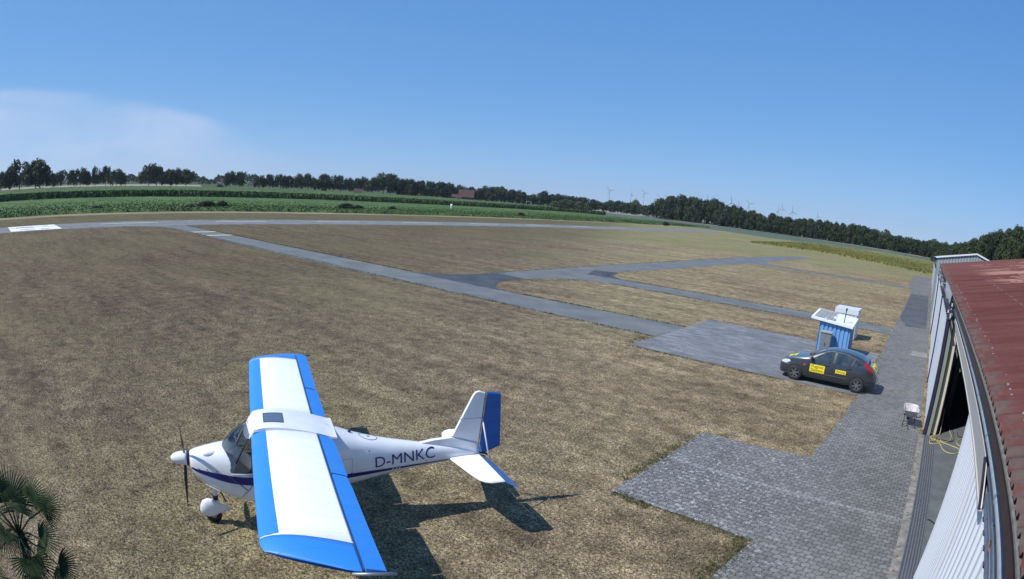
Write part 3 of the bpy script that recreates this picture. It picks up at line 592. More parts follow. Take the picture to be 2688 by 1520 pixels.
def tree(name, label, x, y, h, w, crown, group, cat='tree', trunk=True):
    r = thing(name, label, cat, (x, y, 0), random.uniform(0, 6.28), group)
    c = bpy.data.objects.new('crown', crown); COL.objects.link(c); c.parent = r; c.scale = (w * 1.32, w * 1.32, h * .97)
    if trunk:
        t = bpy.data.objects.new('trunk', random.choice(TR)); COL.objects.link(t); t.parent = r; s = max(1.6, w * .8); t.scale = (s, s, h)
    return r
ORD = ['first', 'second', 'third', 'fourth', 'fifth', 'sixth', 'seventh', 'eighth', 'ninth', 'tenth', 'eleventh', 'twelfth', 'thirteenth', 'fourteenth', 'fifteenth', 'sixteenth', 'seventeenth', 'eighteenth', 'nineteenth', 'twentieth',
       'twenty-first', 'twenty-second', 'twenty-third', 'twenty-fourth', 'twenty-fifth', 'twenty-sixth', 'twenty-seventh', 'twenty-eighth', 'twenty-ninth', 'thirtieth', 'thirty-first', 'thirty-second', 'thirty-third', 'thirty-fourth', 'thirty-fifth', 'thirty-sixth', 'thirty-seventh', 'thirty-eighth', 'thirty-ninth', 'fortieth', 'forty-first', 'forty-second', 'forty-third', 'forty-fourth', 'forty-fifth', 'forty-sixth', 'forty-seventh', 'forty-eighth', 'forty-ninth', 'fiftieth', 'fifty-first', 'fifty-second', 'fifty-third', 'fifty-fourth']
AVENUE = [(-356.7,15.0,11.8,4.0),(-346.0,20.6,12.8,3.8),(-352.1,28.0,16.1,7.5),(-343.9,38.3,16.2,7.1),(-343.1,43.3,12.4,4.0),(-392.0,56.1,9.5,2.8),(-392.8,61.1,10.3,2.8),(
-379.6,68.3,10.8,2.4),(-388.9,76.7,12.6,4.3),(-389.3,81.2,9.8,2.7),(-377.1,85.0,12.3,2.6),(-385.5,94.2,12.9,3.1),(-379.6,100.2,11.4,3.6),(-385.4,105.8,9.2,2.3),(
-382.8,123.8,13.9,5.6),(-390.6,131.7,13.2,5.7),(-382.8,135.0,10.6,2.5),(-379.1,138.0,11.1,4.3),(-384.6,143.8,12.0,3.8),(-381.1,149.5,11.6,4.3),(-382.3,181.8,11.9,3.6),(
-392.0,193.5,11.3,3.2),(-380.9,203.7,9.3,3.6),(-383.5,212.6,10.6,3.2),(-388.2,224.1,11.6,3.8),(-392.5,233.9,10.4,3.3),(-379.2,233.7,11.9,3.5),(-385.4,245.6,12.5,3.3),(
-381.5,249.0,10.3,2.5),(-378.9,255.5,12.8,4.4),(-381.6,264.4,12.4,3.1),(-378.3,269.2,12.8,3.6),(-386.7,283.4,12.3,3.2),(-380.2,286.1,11.7,2.9),(-385.9,297.0,12.8,3.5),(
-378.0,299.1,13.1,3.8),(-378.9,310.4,17.6,5.9),(-391.4,328.3,17.2,5.6)]
HEDGEROW = [(-374.6,320.5,13.9,3.2),(-386.6,336.0,13.8,3.9),(-385.7,340.6,13.9,3.6),(-375.7,337.1,13.9,3.8),(-376.6,343.3,13.5,4.2),(-389.1,360.3,13.9,4.1),(-375.7,353.5,13.4,4.3),(
-388.2,371.1,13.7,4.2),(-386.9,375.7,13.7,4.0),(-374.2,369.2,13.9,4.3),(-384.6,385.5,13.7,4.4),(-378.2,385.1,13.2,3.7),(-377.9,396.5,13.4,4.5),(-374.9,407.0,11.9,4.3),(
-378.9,419.0,11.0,4.5),(-390.3,438.2,11.2,4.9),(-388.8,444.0,14.8,4.5),(-368.7,428.5,13.4,4.1),(-366.2,432.0,13.4,4.4),(-371.8,445.2,14.7,4.1),(-365.0,444.7,13.2,4.5),(
-376.3,466.6,12.8,4.1),(-375.7,474.2,12.6,4.4),(-362.6,465.8,11.4,4.9),(-362.7,474.9,9.4,4.5),(-361.9,481.7,9.8,4.8),(-357.4,484.4,11.7,4.7),(-349.8,483.3,13.9,5.0),(
-346.7,490.4,12.3,4.5),(-333.1,481.8,11.6,4.2),(-330.9,488.8,11.4,5.0),(-317.2,477.3,11.0,4.4),(-320.6,492.9,11.3,4.4),(-315.2,495.1,11.1,3.9),(-300.4,482.2,10.7,4.5),(
-300.9,493.7,10.2,4.5),(-293.9,491.8,9.6,4.5),(-291.6,503.2,9.3,4.6),(-275.9,486.4,9.3,3.7),(-284.0,510.8,11.0,4.6),(-270.7,498.3,9.6,4.0),(-263.3,495.4,10.0,4.3),(
-258.8,495.7,9.4,4.1),(-258.7,503.7,9.5,4.1),(-250.2,498.4,9.6,4.0),(-240.8,489.8,8.9,4.4)]
WOOD = [(-203.7,423.6,9.7,4.0,0),(-197.4,422.2,14.4,3.9,0),(-191.4,420.8,15.2,4.6,0),(-184.2,419.1,15.3,3.9,0),(-178.1,417.4,17.4,4.1,0),(-171.7,415.6,16.8,3.4,0),(
-166.4,414.0,16.1,4.8,0),(-158.7,411.2,15.7,4.6,0),(-148.7,400.9,16.4,3.7,0),(-141.4,394.5,13.2,3.4,0),(-135.4,390.1,12.6,3.2,0),(-129.8,386.3,13.5,2.7,0),(
-125.3,383.3,13.4,2.7,0),(-120.8,380.6,11.0,2.6,0),(-116.5,378.2,10.7,2.3,0),(-112.8,376.2,10.1,3.3,0),(-107.8,373.8,10.8,2.1,0),(-104.5,372.0,8.0,3.2,0),(
-99.4,368.6,10.5,3.0,0),(-94.7,365.7,10.0,2.2,0),(-91.4,363.9,9.7,3.0,0),(-86.8,361.6,9.7,3.0,0),(-82.5,359.7,8.4,2.0,0),(-79.6,358.6,9.9,2.2,0),(-76.9,359.1,10.1,2.6,0),(
-73.7,359.7,9.1,2.1,0),(-70.7,358.8,9.3,2.5,0),(-67.3,357.6,10.0,2.2,0),(-64.2,356.6,10.0,2.2,0),(-61.3,355.5,10.0,2.9,0),(-57.3,354.1,8.7,2.9,0),(-53.4,352.6,9.7,2.2,0),(
-50.4,351.4,8.9,2.4,0),(-47.1,350.1,10.3,2.9,0),(-43.2,348.6,10.4,2.1,0),(-40.4,347.4,10.4,2.9,0),(-36.6,345.7,7.4,2.5,0),(-33.3,344.3,9.2,2.3,0),(-30.2,342.8,5.6,2.3,0),(
-27.1,341.5,7.2,2.4,0),(-24.0,339.9,7.6,2.7,0),(-20.0,332.4,7.6,2.5,0),(-16.8,332.6,7.0,2.6,0),(-13.6,333.5,7.0,2.6,0),(-10.3,333.0,7.2,2.0,0),(-7.7,331.7,7.6,2.4,0),(
-4.6,329.4,7.2,2.0,0),(-2.1,326.4,7.6,2.7,0),(1.3,322.7,7.4,2.2,0),(4.1,322.0,7.7,2.9,0),(7.8,322.1,6.3,2.8,0),(11.4,320.7,7.0,2.7,0),(-206.4,433.9,11.2,5.1,1),(
-195.7,431.6,16.7,4.5,1),(-186.2,429.3,16.5,4.8,1),(-176.2,426.7,17.6,4.8,1),(-166.1,423.7,16.5,4.4,1),(-154.5,413.9,16.4,3.5,1),(-144.0,402.7,15.2,3.2,1),(
-136.6,397.8,12.8,3.3,1),(-130.2,396.8,13.3,2.6,1),(-123.1,389.3,10.4,2.8,1),(-117.9,389.0,12.1,2.9,1),(-111.1,383.2,10.0,2.2,1),(-106.7,381.7,7.9,2.3,1),(
-101.3,377.3,11.4,2.9,1),(-95.8,375.7,9.7,2.4,1),(-91.2,374.0,10.0,2.7,1),(-86.2,373.4,9.6,2.6,1),(-81.2,371.9,9.9,3.0,1),(-75.8,371.4,10.3,2.8,1),(-70.5,369.7,9.6,2.8,1),(
-65.2,368.0,9.9,3.1,1),(-59.5,366.0,10.6,2.6,1),(-54.8,364.3,9.2,3.1,1),(-49.1,362.2,10.8,2.2,1),(-45.1,360.6,10.9,2.7,1),(-40.2,358.6,10.2,3.0,1),(-34.8,356.4,9.5,2.8,1),(
-29.8,354.2,6.2,3.0,1),(-24.5,351.8,7.9,3.0,1),(-18.8,342.8,7.8,2.5,1),(-14.5,344.2,8.0,2.6,1),(-10.0,344.7,7.6,2.9,1),(-4.9,339.3,7.6,2.8,1),(-0.1,334.2,7.2,2.9,1),(
5.0,335.1,6.9,2.0,1),(8.5,334.6,7.9,3.0,1),(-209.0,444.2,15.3,4.5,2),(-199.5,442.3,17.4,4.8,2),(-189.5,440.0,18.6,5.4,2),(-178.3,437.1,17.6,5.1,2),(-167.6,434.0,16.8,3.7,2),(
-157.1,424.1,17.5,4.9,2),(-143.2,410.3,13.8,2.7,2),(-137.4,407.7,14.4,2.5,2),(-131.3,402.7,14.1,2.3,2),(-126.7,401.6,11.7,2.3,2),(-121.5,397.9,11.5,2.7,2),(
-115.1,392.7,10.3,3.1,2),(-109.7,393.4,9.2,2.9,2),(-102.7,386.1,11.4,2.2,2),(-98.8,386.5,9.9,3.2,2),(-93.4,388.0,10.4,2.8,2),(-87.6,383.9,10.2,3.0,2),(
-81.3,379.6,10.5,2.2,2),(-78.1,383.1,10.9,2.9,2),(-72.7,381.5,11.0,2.9,2),(-67.3,379.8,10.7,2.9,2),(-61.9,378.0,9.4,3.0,2),(-56.4,376.1,10.7,2.3,2),(-52.2,374.6,10.2,2.2,2),(
-48.1,373.1,11.0,3.1,2),(-42.4,370.9,9.5,2.6,2),(-37.7,369.0,9.4,2.6,2),(-33.0,367.1,7.5,2.9,2),(-27.8,364.8,8.2,2.9,2),(-22.2,357.5,7.5,2.5,2),(-17.7,353.3,7.5,2.1,2),(
-14.1,352.9,7.4,2.6,2),(-9.6,355.6,7.1,2.5,2),(-5.2,351.1,7.7,2.6,2),(-0.7,350.9,8.4,2.5,2),(3.6,348.4,8.4,2.3,2),(7.4,346.0,7.9,2.7,2),(12.2,344.7,8.1,2.3,2)]
RIGHTWOOD = [(5.9,259.9,6.2,3.7),(9.8,254.1,7.3,4.3),(14.1,247.4,9.1,3.9),(17.9,241.1,11.0,3.6),(21.4,235.2,12.6,3.8),(24.8,228.9,14.1,3.3),(27.8,223.3,15.1,4.1),(
31.3,216.4,16.2,4.0),(34.6,209.3,17.3,4.2),(38.0,201.8,17.7,3.7),(40.7,195.2,18.3,3.7),(43.3,188.3,18.8,3.8),(6.6,236.0,6.4,4.0),(10.7,229.2,7.9,3.6),(
14.2,223.0,9.3,2.8),(16.9,218.0,10.5,3.6),(20.3,211.5,12.2,3.4),(23.3,205.2,13.5,3.0),(25.9,199.7,14.3,2.7),(28.2,194.5,14.9,3.5),(30.9,187.8,16.1,3.3),(
33.5,181.3,16.1,3.7),(36.1,174.0,16.9,3.5),(38.4,166.9,17.3,2.6),(7.1,212.0,6.6,2.9),(10.0,206.6,7.9,3.2),(13.1,200.5,8.9,2.9),(15.8,194.8,10.2,3.3),(18.7,188.3,11.8,3.4),(
21.7,181.3,12.8,3.4),(24.5,174.2,13.6,3.2),(26.9,167.4,14.5,3.2),(29.2,160.4,14.7,3.2),(31.4,153.2,15.4,3.1),(33.3,146.3,15.8,2.4)]
TURB = [(-2397, 4159, 122.4), (-1971, 3709, 95.5), (-2163, 4285, 126.6), (-2210, 4673, 107.8), (-2338, 5089, 125.7), (-1725, 4479, 130.4), (-1207, 3533, 95.4), (-1616, 4910, 111.3), (-1328, 4279, 119.0), (-999, 3825, 78.9), (-1180, 4653, 118.4), (-1030, 4360, 97.0), (-984, 5075, 101.3)]

for i, (x, y, h, w) in enumerate(AVENUE):
    if i in (2, 3): lab = 'tallest spreading tree of the clump at the left edge, ' + ('its left half' if i == 2 else 'its right half')
    elif i < 14: lab = ORD[i] + ' tree from the left edge, along the maize field'
    elif i < 20: lab = ORD[i - 14] + ' tree from the left in the broad clump left of the two lone trees'
    elif i < 22: lab = ('left' if i == 20 else 'right') + ' one of the two lone trees standing apart on bare trunks'
    elif i == 36: lab = 'highest domed tree rising above the avenue'
    elif i == 37: lab = 'domed tree just right of the highest one in the avenue'
    else: lab = ORD[i - 22] + ' roadside tree after the two lone trees, counted rightwards'
    if i in (5, 6, 7, 9): pass
    tree('roadside_tree', lab, x, y, h * 1.03, w * 1.08, CROWNS[i % 4], 'trees along the road behind the maize')
for i, (x, y, h, w) in enumerate(HEDGEROW):
    tree('hedgerow_tree', ORD[i if i < 11 else i - 11] + (' dark tree along the row ending left of the brick farmhouse' if i < 11 else ' dark tree rightwards from the brick farmhouse in the row'), x, y, h * 1.03, w * 1.15, (DENSE[i % 3] if i % 2 else CROWNS[i % 4]), 'row of dark trees on either side of the farmhouse')
for i, (x, y, h, w, row) in enumerate(WOOD):
    tree('woodland_tree', [ORD[min(i, 53)] + ' tree from the left along the front edge of the wood under the turbines', 'dark tree standing just inside the wood below the wind turbines', 'dark tree deep in the wood below the wind turbines, only its top showing'][row], x, y, h * 1.03, w * (1.25 if row else 1.15), DENSE[i % 3] if (i % 4) else CROWNS[i % 4], ['front trees of the right wood', 'second row trees of the right wood', 'back trees of the right wood'][row])
for i, (x, y, h, w) in enumerate(RIGHTWOOD):
    tree('forest_tree', ('green tree in the back row of the wood behind the hangar, ' + ORD[i] + ' from the left') if i < 12 else ('green tree at the front of the wood above the maroon roof, ' + ORD[i - 24] + ' from the left' if i >= 24 else 'dense green tree in the middle of the wood rising behind the maroon roof'), x, y, h * 1.02, w * 1.2, NEARC[i % 3], 'trees of the wood behind the hangar')
for i, (x, y, h, w) in enumerate([(-268.9, 385.5, 5.8, 3.4), (-264.1, 388.8, 6.8, 3.7), (-258.9, 392.3, 7.4, 3.7), (-253.3, 395.9, 7.4, 3.7), (-247.9, 399.3, 7.1, 3.4)]):
    tree('willow_bush', 'pale green rounded willow in the row before the dark trees, ' + ORD[i] + ' from the left', x, y, h, w * 1.3, LIGHT[i % 2], 'pale willows before the dark hedgerow', 'bush', False)
for i, (x, y, h, w, lab) in enumerate([(-357.7, 163.3, 3.2, 2.4, 'round dark bush left of the two lone trees'), (-389.8, 262.5, 4.0, 2.3, 'dark round bush under the roadside trees'),
        (-121.2, 28, .9, 1.4, 'small weedy bush at the edge of the low crop, far left'), (-122.8, 53.4, 1.6, 1.9, 'bigger bush of the pair sticking out of the low crop'), (-124.6, 57.8, 1.5, 1.5, 'right bush of the pair sticking out of the low crop'), (-121.2, 48.8, .9, 1.3, 'low weeds just left of the bush pair'),
        (-125.3, 91.5, 1.7, 2.2, 'wide bush at the crop edge under the roadside trees'), (-126.6, 95.9, 1.3, 1.6, 'smaller bush touching the wide bush at the crop edge'), (-130.6, 110.7, 1.2, 1.1, 'small bush at the crop edge left of the windsock'),
        (-118.3, 152, 1.5, 1.1, 'lone compact bush beside the straw track right of the windsock'), (-116.5, 205, .8, 1.6, 'flat bush at the end of the low crop'), (-115.5, 216, 1.0, 1.9, 'wider flat bush at the end of the low crop'), (-108, 236, 1.7, 1.4, 'lone bush where the straw track ends')]):
    tree('field_bush', lab, x, y, h, w, DENSE[i % 3] if i != 1 else LIGHT[0], 'bushes in the farmland', 'bush', False)
# a far wooded skyline, one mass
def skyline():
    r = np.random.default_rng(77); V = []; Fc = []; T = []
    for k in range(30000):
        a = math.radians(r.uniform(-92, 8)); d = r.uniform(760, 980) if a < math.radians(-30) else r.uniform(700, 900)
        hh = 7.5 + 3.5 * math.sin(a * 61) + 2.5 * math.sin(a * 143 + 1) + 2.0 * math.sin(a * 311); hh = max(5.5, hh + 3.5) * (d / 850)
        z = hh * math.sqrt(r.uniform(0, 1)) * r.uniform(.8, 1.05); x, y = d * math.sin(a), d * math.cos(a); s = r.uniform(.5, 1.3); t = r.uniform(0, 3.14)
        n0 = len(V); dx, dy = math.cos(t) * s, math.sin(t) * s; tl = r.uniform(-1, 1) * s
        V += [(x - dx, y - dy, z - s * .8), (x + dx, y + dy, z - s * .8 + tl * .3), (x + dx * .7 + tl * .4, y + dy * .7, z + s * .8), (x - dx * .7 + tl * .4, y - dy * .7, z + s * .8)]; Fc.append((n0, n0 + 1, n0 + 2, n0 + 3)); T.append(r.uniform(.2, .9))
    me = bpy.data.meshes.new('distant_woodland'); me.from_pydata(V, [], Fc); me.materials.append(M_LEAF); at = me.attributes.new('tone', 'FLOAT', 'FACE'); at.data.foreach_set('value', T)
    o = bpy.data.objects.new('distant_woodland', me); COL.objects.link(o); tag(o, 'far bluish band of woods on the horizon behind the roadside trees', 'woodland', kind='stuff')
skyline()

# ------------------------------------------------------------------ wind turbines
M_TURB = mat('turbine_shaded_grey', (.30, .33, .37), .6)  # turbines given their shaded blue-grey in the base colour
def blade_pts(ang, r, w0, w1):
    c, s = math.cos(ang), math.sin(ang); out = []
    for t, w in ((0.03, w0 * .6), (.2, w0), (.6, w0 * .6), (1, w1)):
        out.append([(t * r * c - k * w * s * .5, e, t * r * s + k * w * c * .5) for k, e in ((-1, 0), (0, -.35 * (1 - t * .8)), (1, 0), (0, .35 * (1 - t * .8)))])
    return loft(out)
labs = ['leftmost turbine, clearly seen above the low trees', 'second turbine from the left, seen almost edge on', 'third turbine from the left, its three blades spread wide', 'turbine whose blade tip pokes over the left shoulder of the big wood', 'turbine nearly hidden behind the crown of the big wood, left one',
        'turbine of which only an upright blade shows above the big wood', 'large turbine right of the big wood, one blade upright', 'faint turbine right behind the large one', 'turbine with blades in a V above the treetops', 'left turbine of the group of three, seen edge on', 'middle turbine of the group of three', 'right turbine of the group of three', 'last turbine on the right, low above the wood']
angs = [128, 100, 125, 130, 135, 90, 98, 92, 132, 85, 92, 98, 110]; yaw = [0, 75, 0, .3, .3, 30, 20, 40, 10, 70, 0, 25, 30]
for i, (x, y, hz) in enumerate(TURB):
    t = thing('wind_turbine', labs[i], 'wind turbine', (x, y, 0), math.atan2(-x, y) + math.radians(yaw[i]), 'wind turbines on the horizon')
    MB().tube([(0, 0, 0), (0, 0, hz * .5), (0, 0, hz)], [3.2, 2.6, 1.9], 10).build('tower', M_TURB, t, True)
    MB().box(-1.8, 1.8, -4.5, 5.5, hz - 1.6, hz + 2.0).build('nacelle', M_TURB, t)
    for k in range(3):
        v, f = blade_pts(math.radians(angs[i] + 120 * k), 42, 5.6, 1.8); o = obj('blade', v, f, M_TURB, t, recalc=True); o.location = (0, -5.4, hz)
    MB().lathe([(.3, -2.2), (1.6, -1), (1.8, 0)], (0, -4.5, hz), 'y', 10).build('hub', M_TURB, t, True)

# ------------------------------------------------------------------ farmhouses and small far things
M_BRICK = mat('red_brick', (.13, .066, .055), .85, var=.25, vscale=3); M_TILE = mat('roof_tile', (.075, .034, .030), .8, var=.2, vscale=3); M_PLASTER = mat('pale_plaster', (.62, .58, .53), .8, var=.1); M_GLASSD = mat('dark_window', (.03, .04, .05), .15)
def house(name, label, x, y, rz, L_, W, H, R, wall, group=None, wins=3):
    h = thing(name, label, 'house', (x, y, 0), rz, group)
    v = [(-L_ / 2, -W / 2, 0), (L_ / 2, -W / 2, 0), (L_ / 2, W / 2, 0), (-L_ / 2, W / 2, 0), (-L_ / 2, -W / 2, H), (L_ / 2, -W / 2, H), (L_ / 2, W / 2, H), (-L_ / 2, W / 2, H), (-L_ / 2, 0, R), (L_ / 2, 0, R)]
    obj('wall', v, [(0, 1, 5, 4), (2, 3, 7, 6), (1, 2, 6, 9, 5), (3, 0, 4, 8, 7)], wall, h, recalc=True)
    rf = MB(); 
    for s in (-1, 1):
        a = [(-L_ / 2 - .4, s * (W / 2 + .5), H - .45), (L_ / 2 + .4, s * (W / 2 + .5), H - .45), (L_ / 2 + .4, 0, R + .05), (-L_ / 2 - .4, 0, R + .05)]
        rf.add(a + [(p[0], p[1], p[2] + .18) for p in a], [(0, 1, 2, 3), (7, 6, 5, 4), (0, 4, 5, 1), (2, 6, 7, 3), (1, 5, 6, 2), (0, 3, 7, 4)])
    r = rf.build('roof', M_TILE, h); MB().box(L_ * .2, L_ * .2 + .7, -.35, .35, R - .6, R + 1.0).build('chimney', M_BRICK, r)
    for i in range(wins):
        xx = -L_ / 2 + L_ * (i + .5) / wins; w = MB().box(xx - .6, xx + .6, -W / 2 - .05, -W / 2 + .02, .9, 2.2).build('window', M_PLASTER, h)
        MB().box(xx - .5, xx + .5, -W / 2 - .07, -W / 2 - .052, 1.0, 2.1).build('pane', M_GLASSD, w)
    return h
house('farmhouse', 'red brick farmhouse with steep tiled roof among the dark trees', -369, 395, .72, 13, 10, 3.2, 9.2, M_BRICK)
house('garden_shed', 'pale gabled annex beside the red brick farmhouse', -369.5, 383.5, .75, 8, 5, 2.4, 4.6, M_PLASTER, wins=2)
house('farm_building', 'small pale house far behind the round bush', -680, 315, 1.1, 7, 6, 3.5, 7.0, M_PLASTER, 'small far farm buildings', 2)
house('farm_building', 'small low house far right of the two lone trees', -665, 346, 1.1, 8, 6, 2.4, 4.4, M_PLASTER, 'small far farm buildings', 2)
house('farm_building', 'little brick building under the right end of the roadside trees', -362, 273, 1.0, 5, 5, 2.2, 4.2, M_BRICK, 'small far farm buildings', 1)
house('farm_building', 'long low barn half hidden in the hedgerow trees', -392, 350, .9, 16, 7, 2.2, 4.0, M_BRICK, 'small far farm buildings', 5)
for dx, hh, lab in ((-1.1, 1.5, 'short white panel leaning at the edge of the right wood'), (1.3, 2.4, 'tall white board at the edge of the right wood')):
    t = thing('white_board', lab, 'board', (-80.5 + dx, 366, 0), .2); MB().box(-.5, .5, -.04, .04, .3, hh).build('panel', MATS['white_trim'], t); MB().box(-.06, .06, .04, .12, 0, hh - .1).build('post', M_GALV, t)
t = thing('field_frame', 'small white frame like a goal beside the pale field', 'frame', (-322, 423, 0), .65); MB().bar((-2, 0, 0), (-2, 0, 3.4), .22).bar((2, 0, 0), (2, 0, 3.4), .22).bar((-2.1, 0, 3.4), (2.1, 0, 3.4), .22).build('goal_frame', MATS['white_trim'], t)
t = thing('utility_pole', 'thin dark pole standing at the maize edge between the tree clumps', 'pole', (-384, 107.8, 0), 0); MB().tube([(0, 0, 0), (0, 0, 2.2), (0, 0, 4.6)], [.2, .18, .14], 7).build('pole', M_BARK, t); MB().bar((-.7, 0, 4.2), (.7, 0, 4.2), .14).build('crossbar', M_BARK, t)
# windsock hanging limp from its pole
t = thing('windsock', 'limp white windsock on a thin pole at the dry field edge', 'windsock', (-128.6, 131.3, 0), 0)
MB().tube([(0, 0, 0), (0, 0, 1.4), (0, 0, 2.75)], .05, 8).build('pole', M_GALV, t); MB().tube([(0, 0, 2.62), (.28, -.05, 2.62), (.5, -.05, 2.56)], .03, 6).build('swivel_arm', M_GALV, t)
MB().tube([(.36, -.06, 2.62), (.42, -.07, 2.35), (.46, -.08, 1.9), (.44, -.08, 1.45), (.40, -.08, 1.15)], [.34, .37, .31, .24, .15], 10).build('sock', mat('sock_white', (.78, .76, .74), .8), t, True)

# ------------------------------------------------------------------ light aircraft (local: x towards the tail, y towards the far wing tip, z up)
AIR = thing('light_aircraft', 'white high wing light aircraft with blue wing edges and rudder parked on the dry grass', 'aircraft', (-9.783, 3.691, 0), math.radians(62.5))
def fabric_mat(name, col):
    m, N, L, b, P, S = newmat(name, .42); t = N.new('ShaderNodeTexCoord'); s2 = N.new('ShaderNodeSeparateXYZ'); L.new(t.outputs['Object'], s2.inputs[0])
    pp = N.new('ShaderNodeMath'); pp.operation = 'PINGPONG'; L.new(mth(N, L, 'ADD', s2.outputs[1], 30.0), pp.inputs[0]); pp.inputs[1].default_value = .19
    ln = mth(N, L, 'SUBTRACT', 1, sstep(N, L, pp.outputs[0], .002, .012)); d = noise(N, L, t.outputs['Object'], 3, 5, .65); e = noise(N, L, t.outputs['Object'], 1.2, 4, .6, 0, (1, .2, 1))
    c = mixc(N, L, mth(N, L, 'MULTIPLY', ln, .20), col, tuple(x * .6 for x in col)); c = mixc(N, L, mth(N, L, 'MULTIPLY', sstep(N, L, d, .5, .75), .10), c, (.30, .28, .24)); c = mixc(N, L, mth(N, L, 'MULTIPLY', sstep(N, L, e, .5, .7), .07), c, (.2, .2, .2))
    L.new(c, b.inputs['Base Color']); setbump(N, L, b, mth(N, L, 'ADD', ln, mth(N, L, 'MULTIPLY', e, .5)), .25, .006); return m
M_WHITE = mat('aircraft_white', (.80, .81, .82), .22, coat=.5, var=.045, vscale=2.5); M_FABRIC = fabric_mat('wing_white', (.88, .90, .90)); M_BLUE = fabric_mat('sky_blue_fabric', (.030, .235, .70)); M_RBLUE = mat('rudder_blue', (.012, .110, .38), .5, var=.05)
M_NAVYP = mat('navy_lettering', (.012, .018, .14), .4); M_LTBLUE = mat('elevator_blue', (.06, .16, .42), .5); M_TINT = None
def glass(name, tint, amt):
    m = bpy.data.materials.new(name); m.use_nodes = True; N, L = nodes_of(m); N.clear(); o = N.new('ShaderNodeOutputMaterial')
    t = N.new('ShaderNodeBsdfTransparent'); t.inputs[0].default_value = (*tint, 1); g = N.new('ShaderNodeBsdfGlossy'); g.inputs['Roughness'].default_value = .03
    lw = N.new('ShaderNodeFresnel'); lw.inputs[0].default_value = 1.5; a = mth(N, L, 'ADD', lw.outputs[0], amt, True); mx = N.new('ShaderNodeMixShader'); L.new(a, mx.inputs[0]); L.new(t.outputs[0], mx.inputs[1]); L.new(g.outputs[0], mx.inputs[2]); L.new(mx.outputs[0], o.inputs[0]); MATS[name] = m; return m
M_CANOPY = glass('canopy_glass', (.46, .50, .55), .05); M_CARGLASS = glass('car_glass', (.16, .19, .21), .03)
# fuselage section table: station, half width, z bottom, z top, squareness
FS = [(.10, .145, 1.10, 1.44, 2.2), (.16, .20, 1.01, 1.465, 2.3), (.30, .265, .87, 1.50, 2.5), (.50, .335, .75, 1.54, 2.7), (.72, .405, .67, 1.565, 2.9), (.90, .455, .62, 1.50, 3.2), (1.2, .495, .60, 1.20, 4.5), (1.6, .50, .59, 1.20, 4.5), (2.2, .49, .60, 1.22, 4.0),
      (2.45, .47, .63, 1.55, 3.0), (2.60, .455, .66, 1.74, 2.6), (3.0, .375, .74, 1.70, 2.5), (3.6, .275, .855, 1.56, 2.4), (4.2, .20, .945, 1.45, 2.3), (4.9, .125, 1.01, 1.33, 2.2), (5.5, .05, 1.03, 1.20, 2.0)]
FX = [r[0] for r in FS]
def sec(a): return [cr(FX, [r[k] for r in FS], a) for k in range(1, 5)]
def ring(a, n=28):
    w, zb, zt, e = sec(a); c, h = (zb + zt) / 2, (zt - zb) / 2; out = []
    for j in range(n):
        t = 2 * math.pi * j / n + math.pi / n; ct, st = math.cos(t), math.sin(t)
        out.append((a, w * math.copysign(abs(ct) ** (2 / e), ct), c + h * math.copysign(abs(st) ** (2 / e), st)))
    return out
sta = list(np.concatenate([np.linspace(.10, .9, 13), np.linspace(1.0, 2.4, 9), np.linspace(2.45, 5.5, 26)]))
v, f = loft([ring(a) for a in sta]); fus = obj('fuselage', v, f, M_WHITE, AIR, True, recalc=True)
ftree = BVHTree.FromPolygons([Vector(p) for p in v], f)
# rear cabin fairing and centre section (full width under the wing)
def foil(t, chord, thick, camber=.035):
    """upper/lower offsets of an airfoil at chord fraction t"""
    y = 5 * thick * (.2969 * math.sqrt(max(t, 0)) - .126 * t - .3516 * t * t + .2843 * t ** 3 - .1015 * t ** 4); c = camber * (1 - (2 * t - .8) ** 2 / (1.44 if t > .4 else .64))
    return (c + y) * chord, (c - y) * chord
WLE, WCH = 1.235, 1.395                   # leading edge station, full chord
WZ = 1.875
def wing_z(t, b): # incidence droops the trailing edge; slight dihedral
    return WZ - .055 * t + .012 * abs(b)
def wing_ring(b, t0, t1, n=12, grow=0, xoff=0):
    up = []; lo = []
    for i in range(n + 1):
        t = t0 + (t1 - t0) * (1 - math.cos(math.pi * i / n)) / 2; u, l = foil(t, WCH, .125); z = wing_z(t, b)
        up.append((WLE + t * WCH + xoff, b, z + u + grow)); lo.append((WLE + t * WCH + xoff, b, z + l - grow))
    return up + lo[::-1]
TH = .80                                   # hinge line
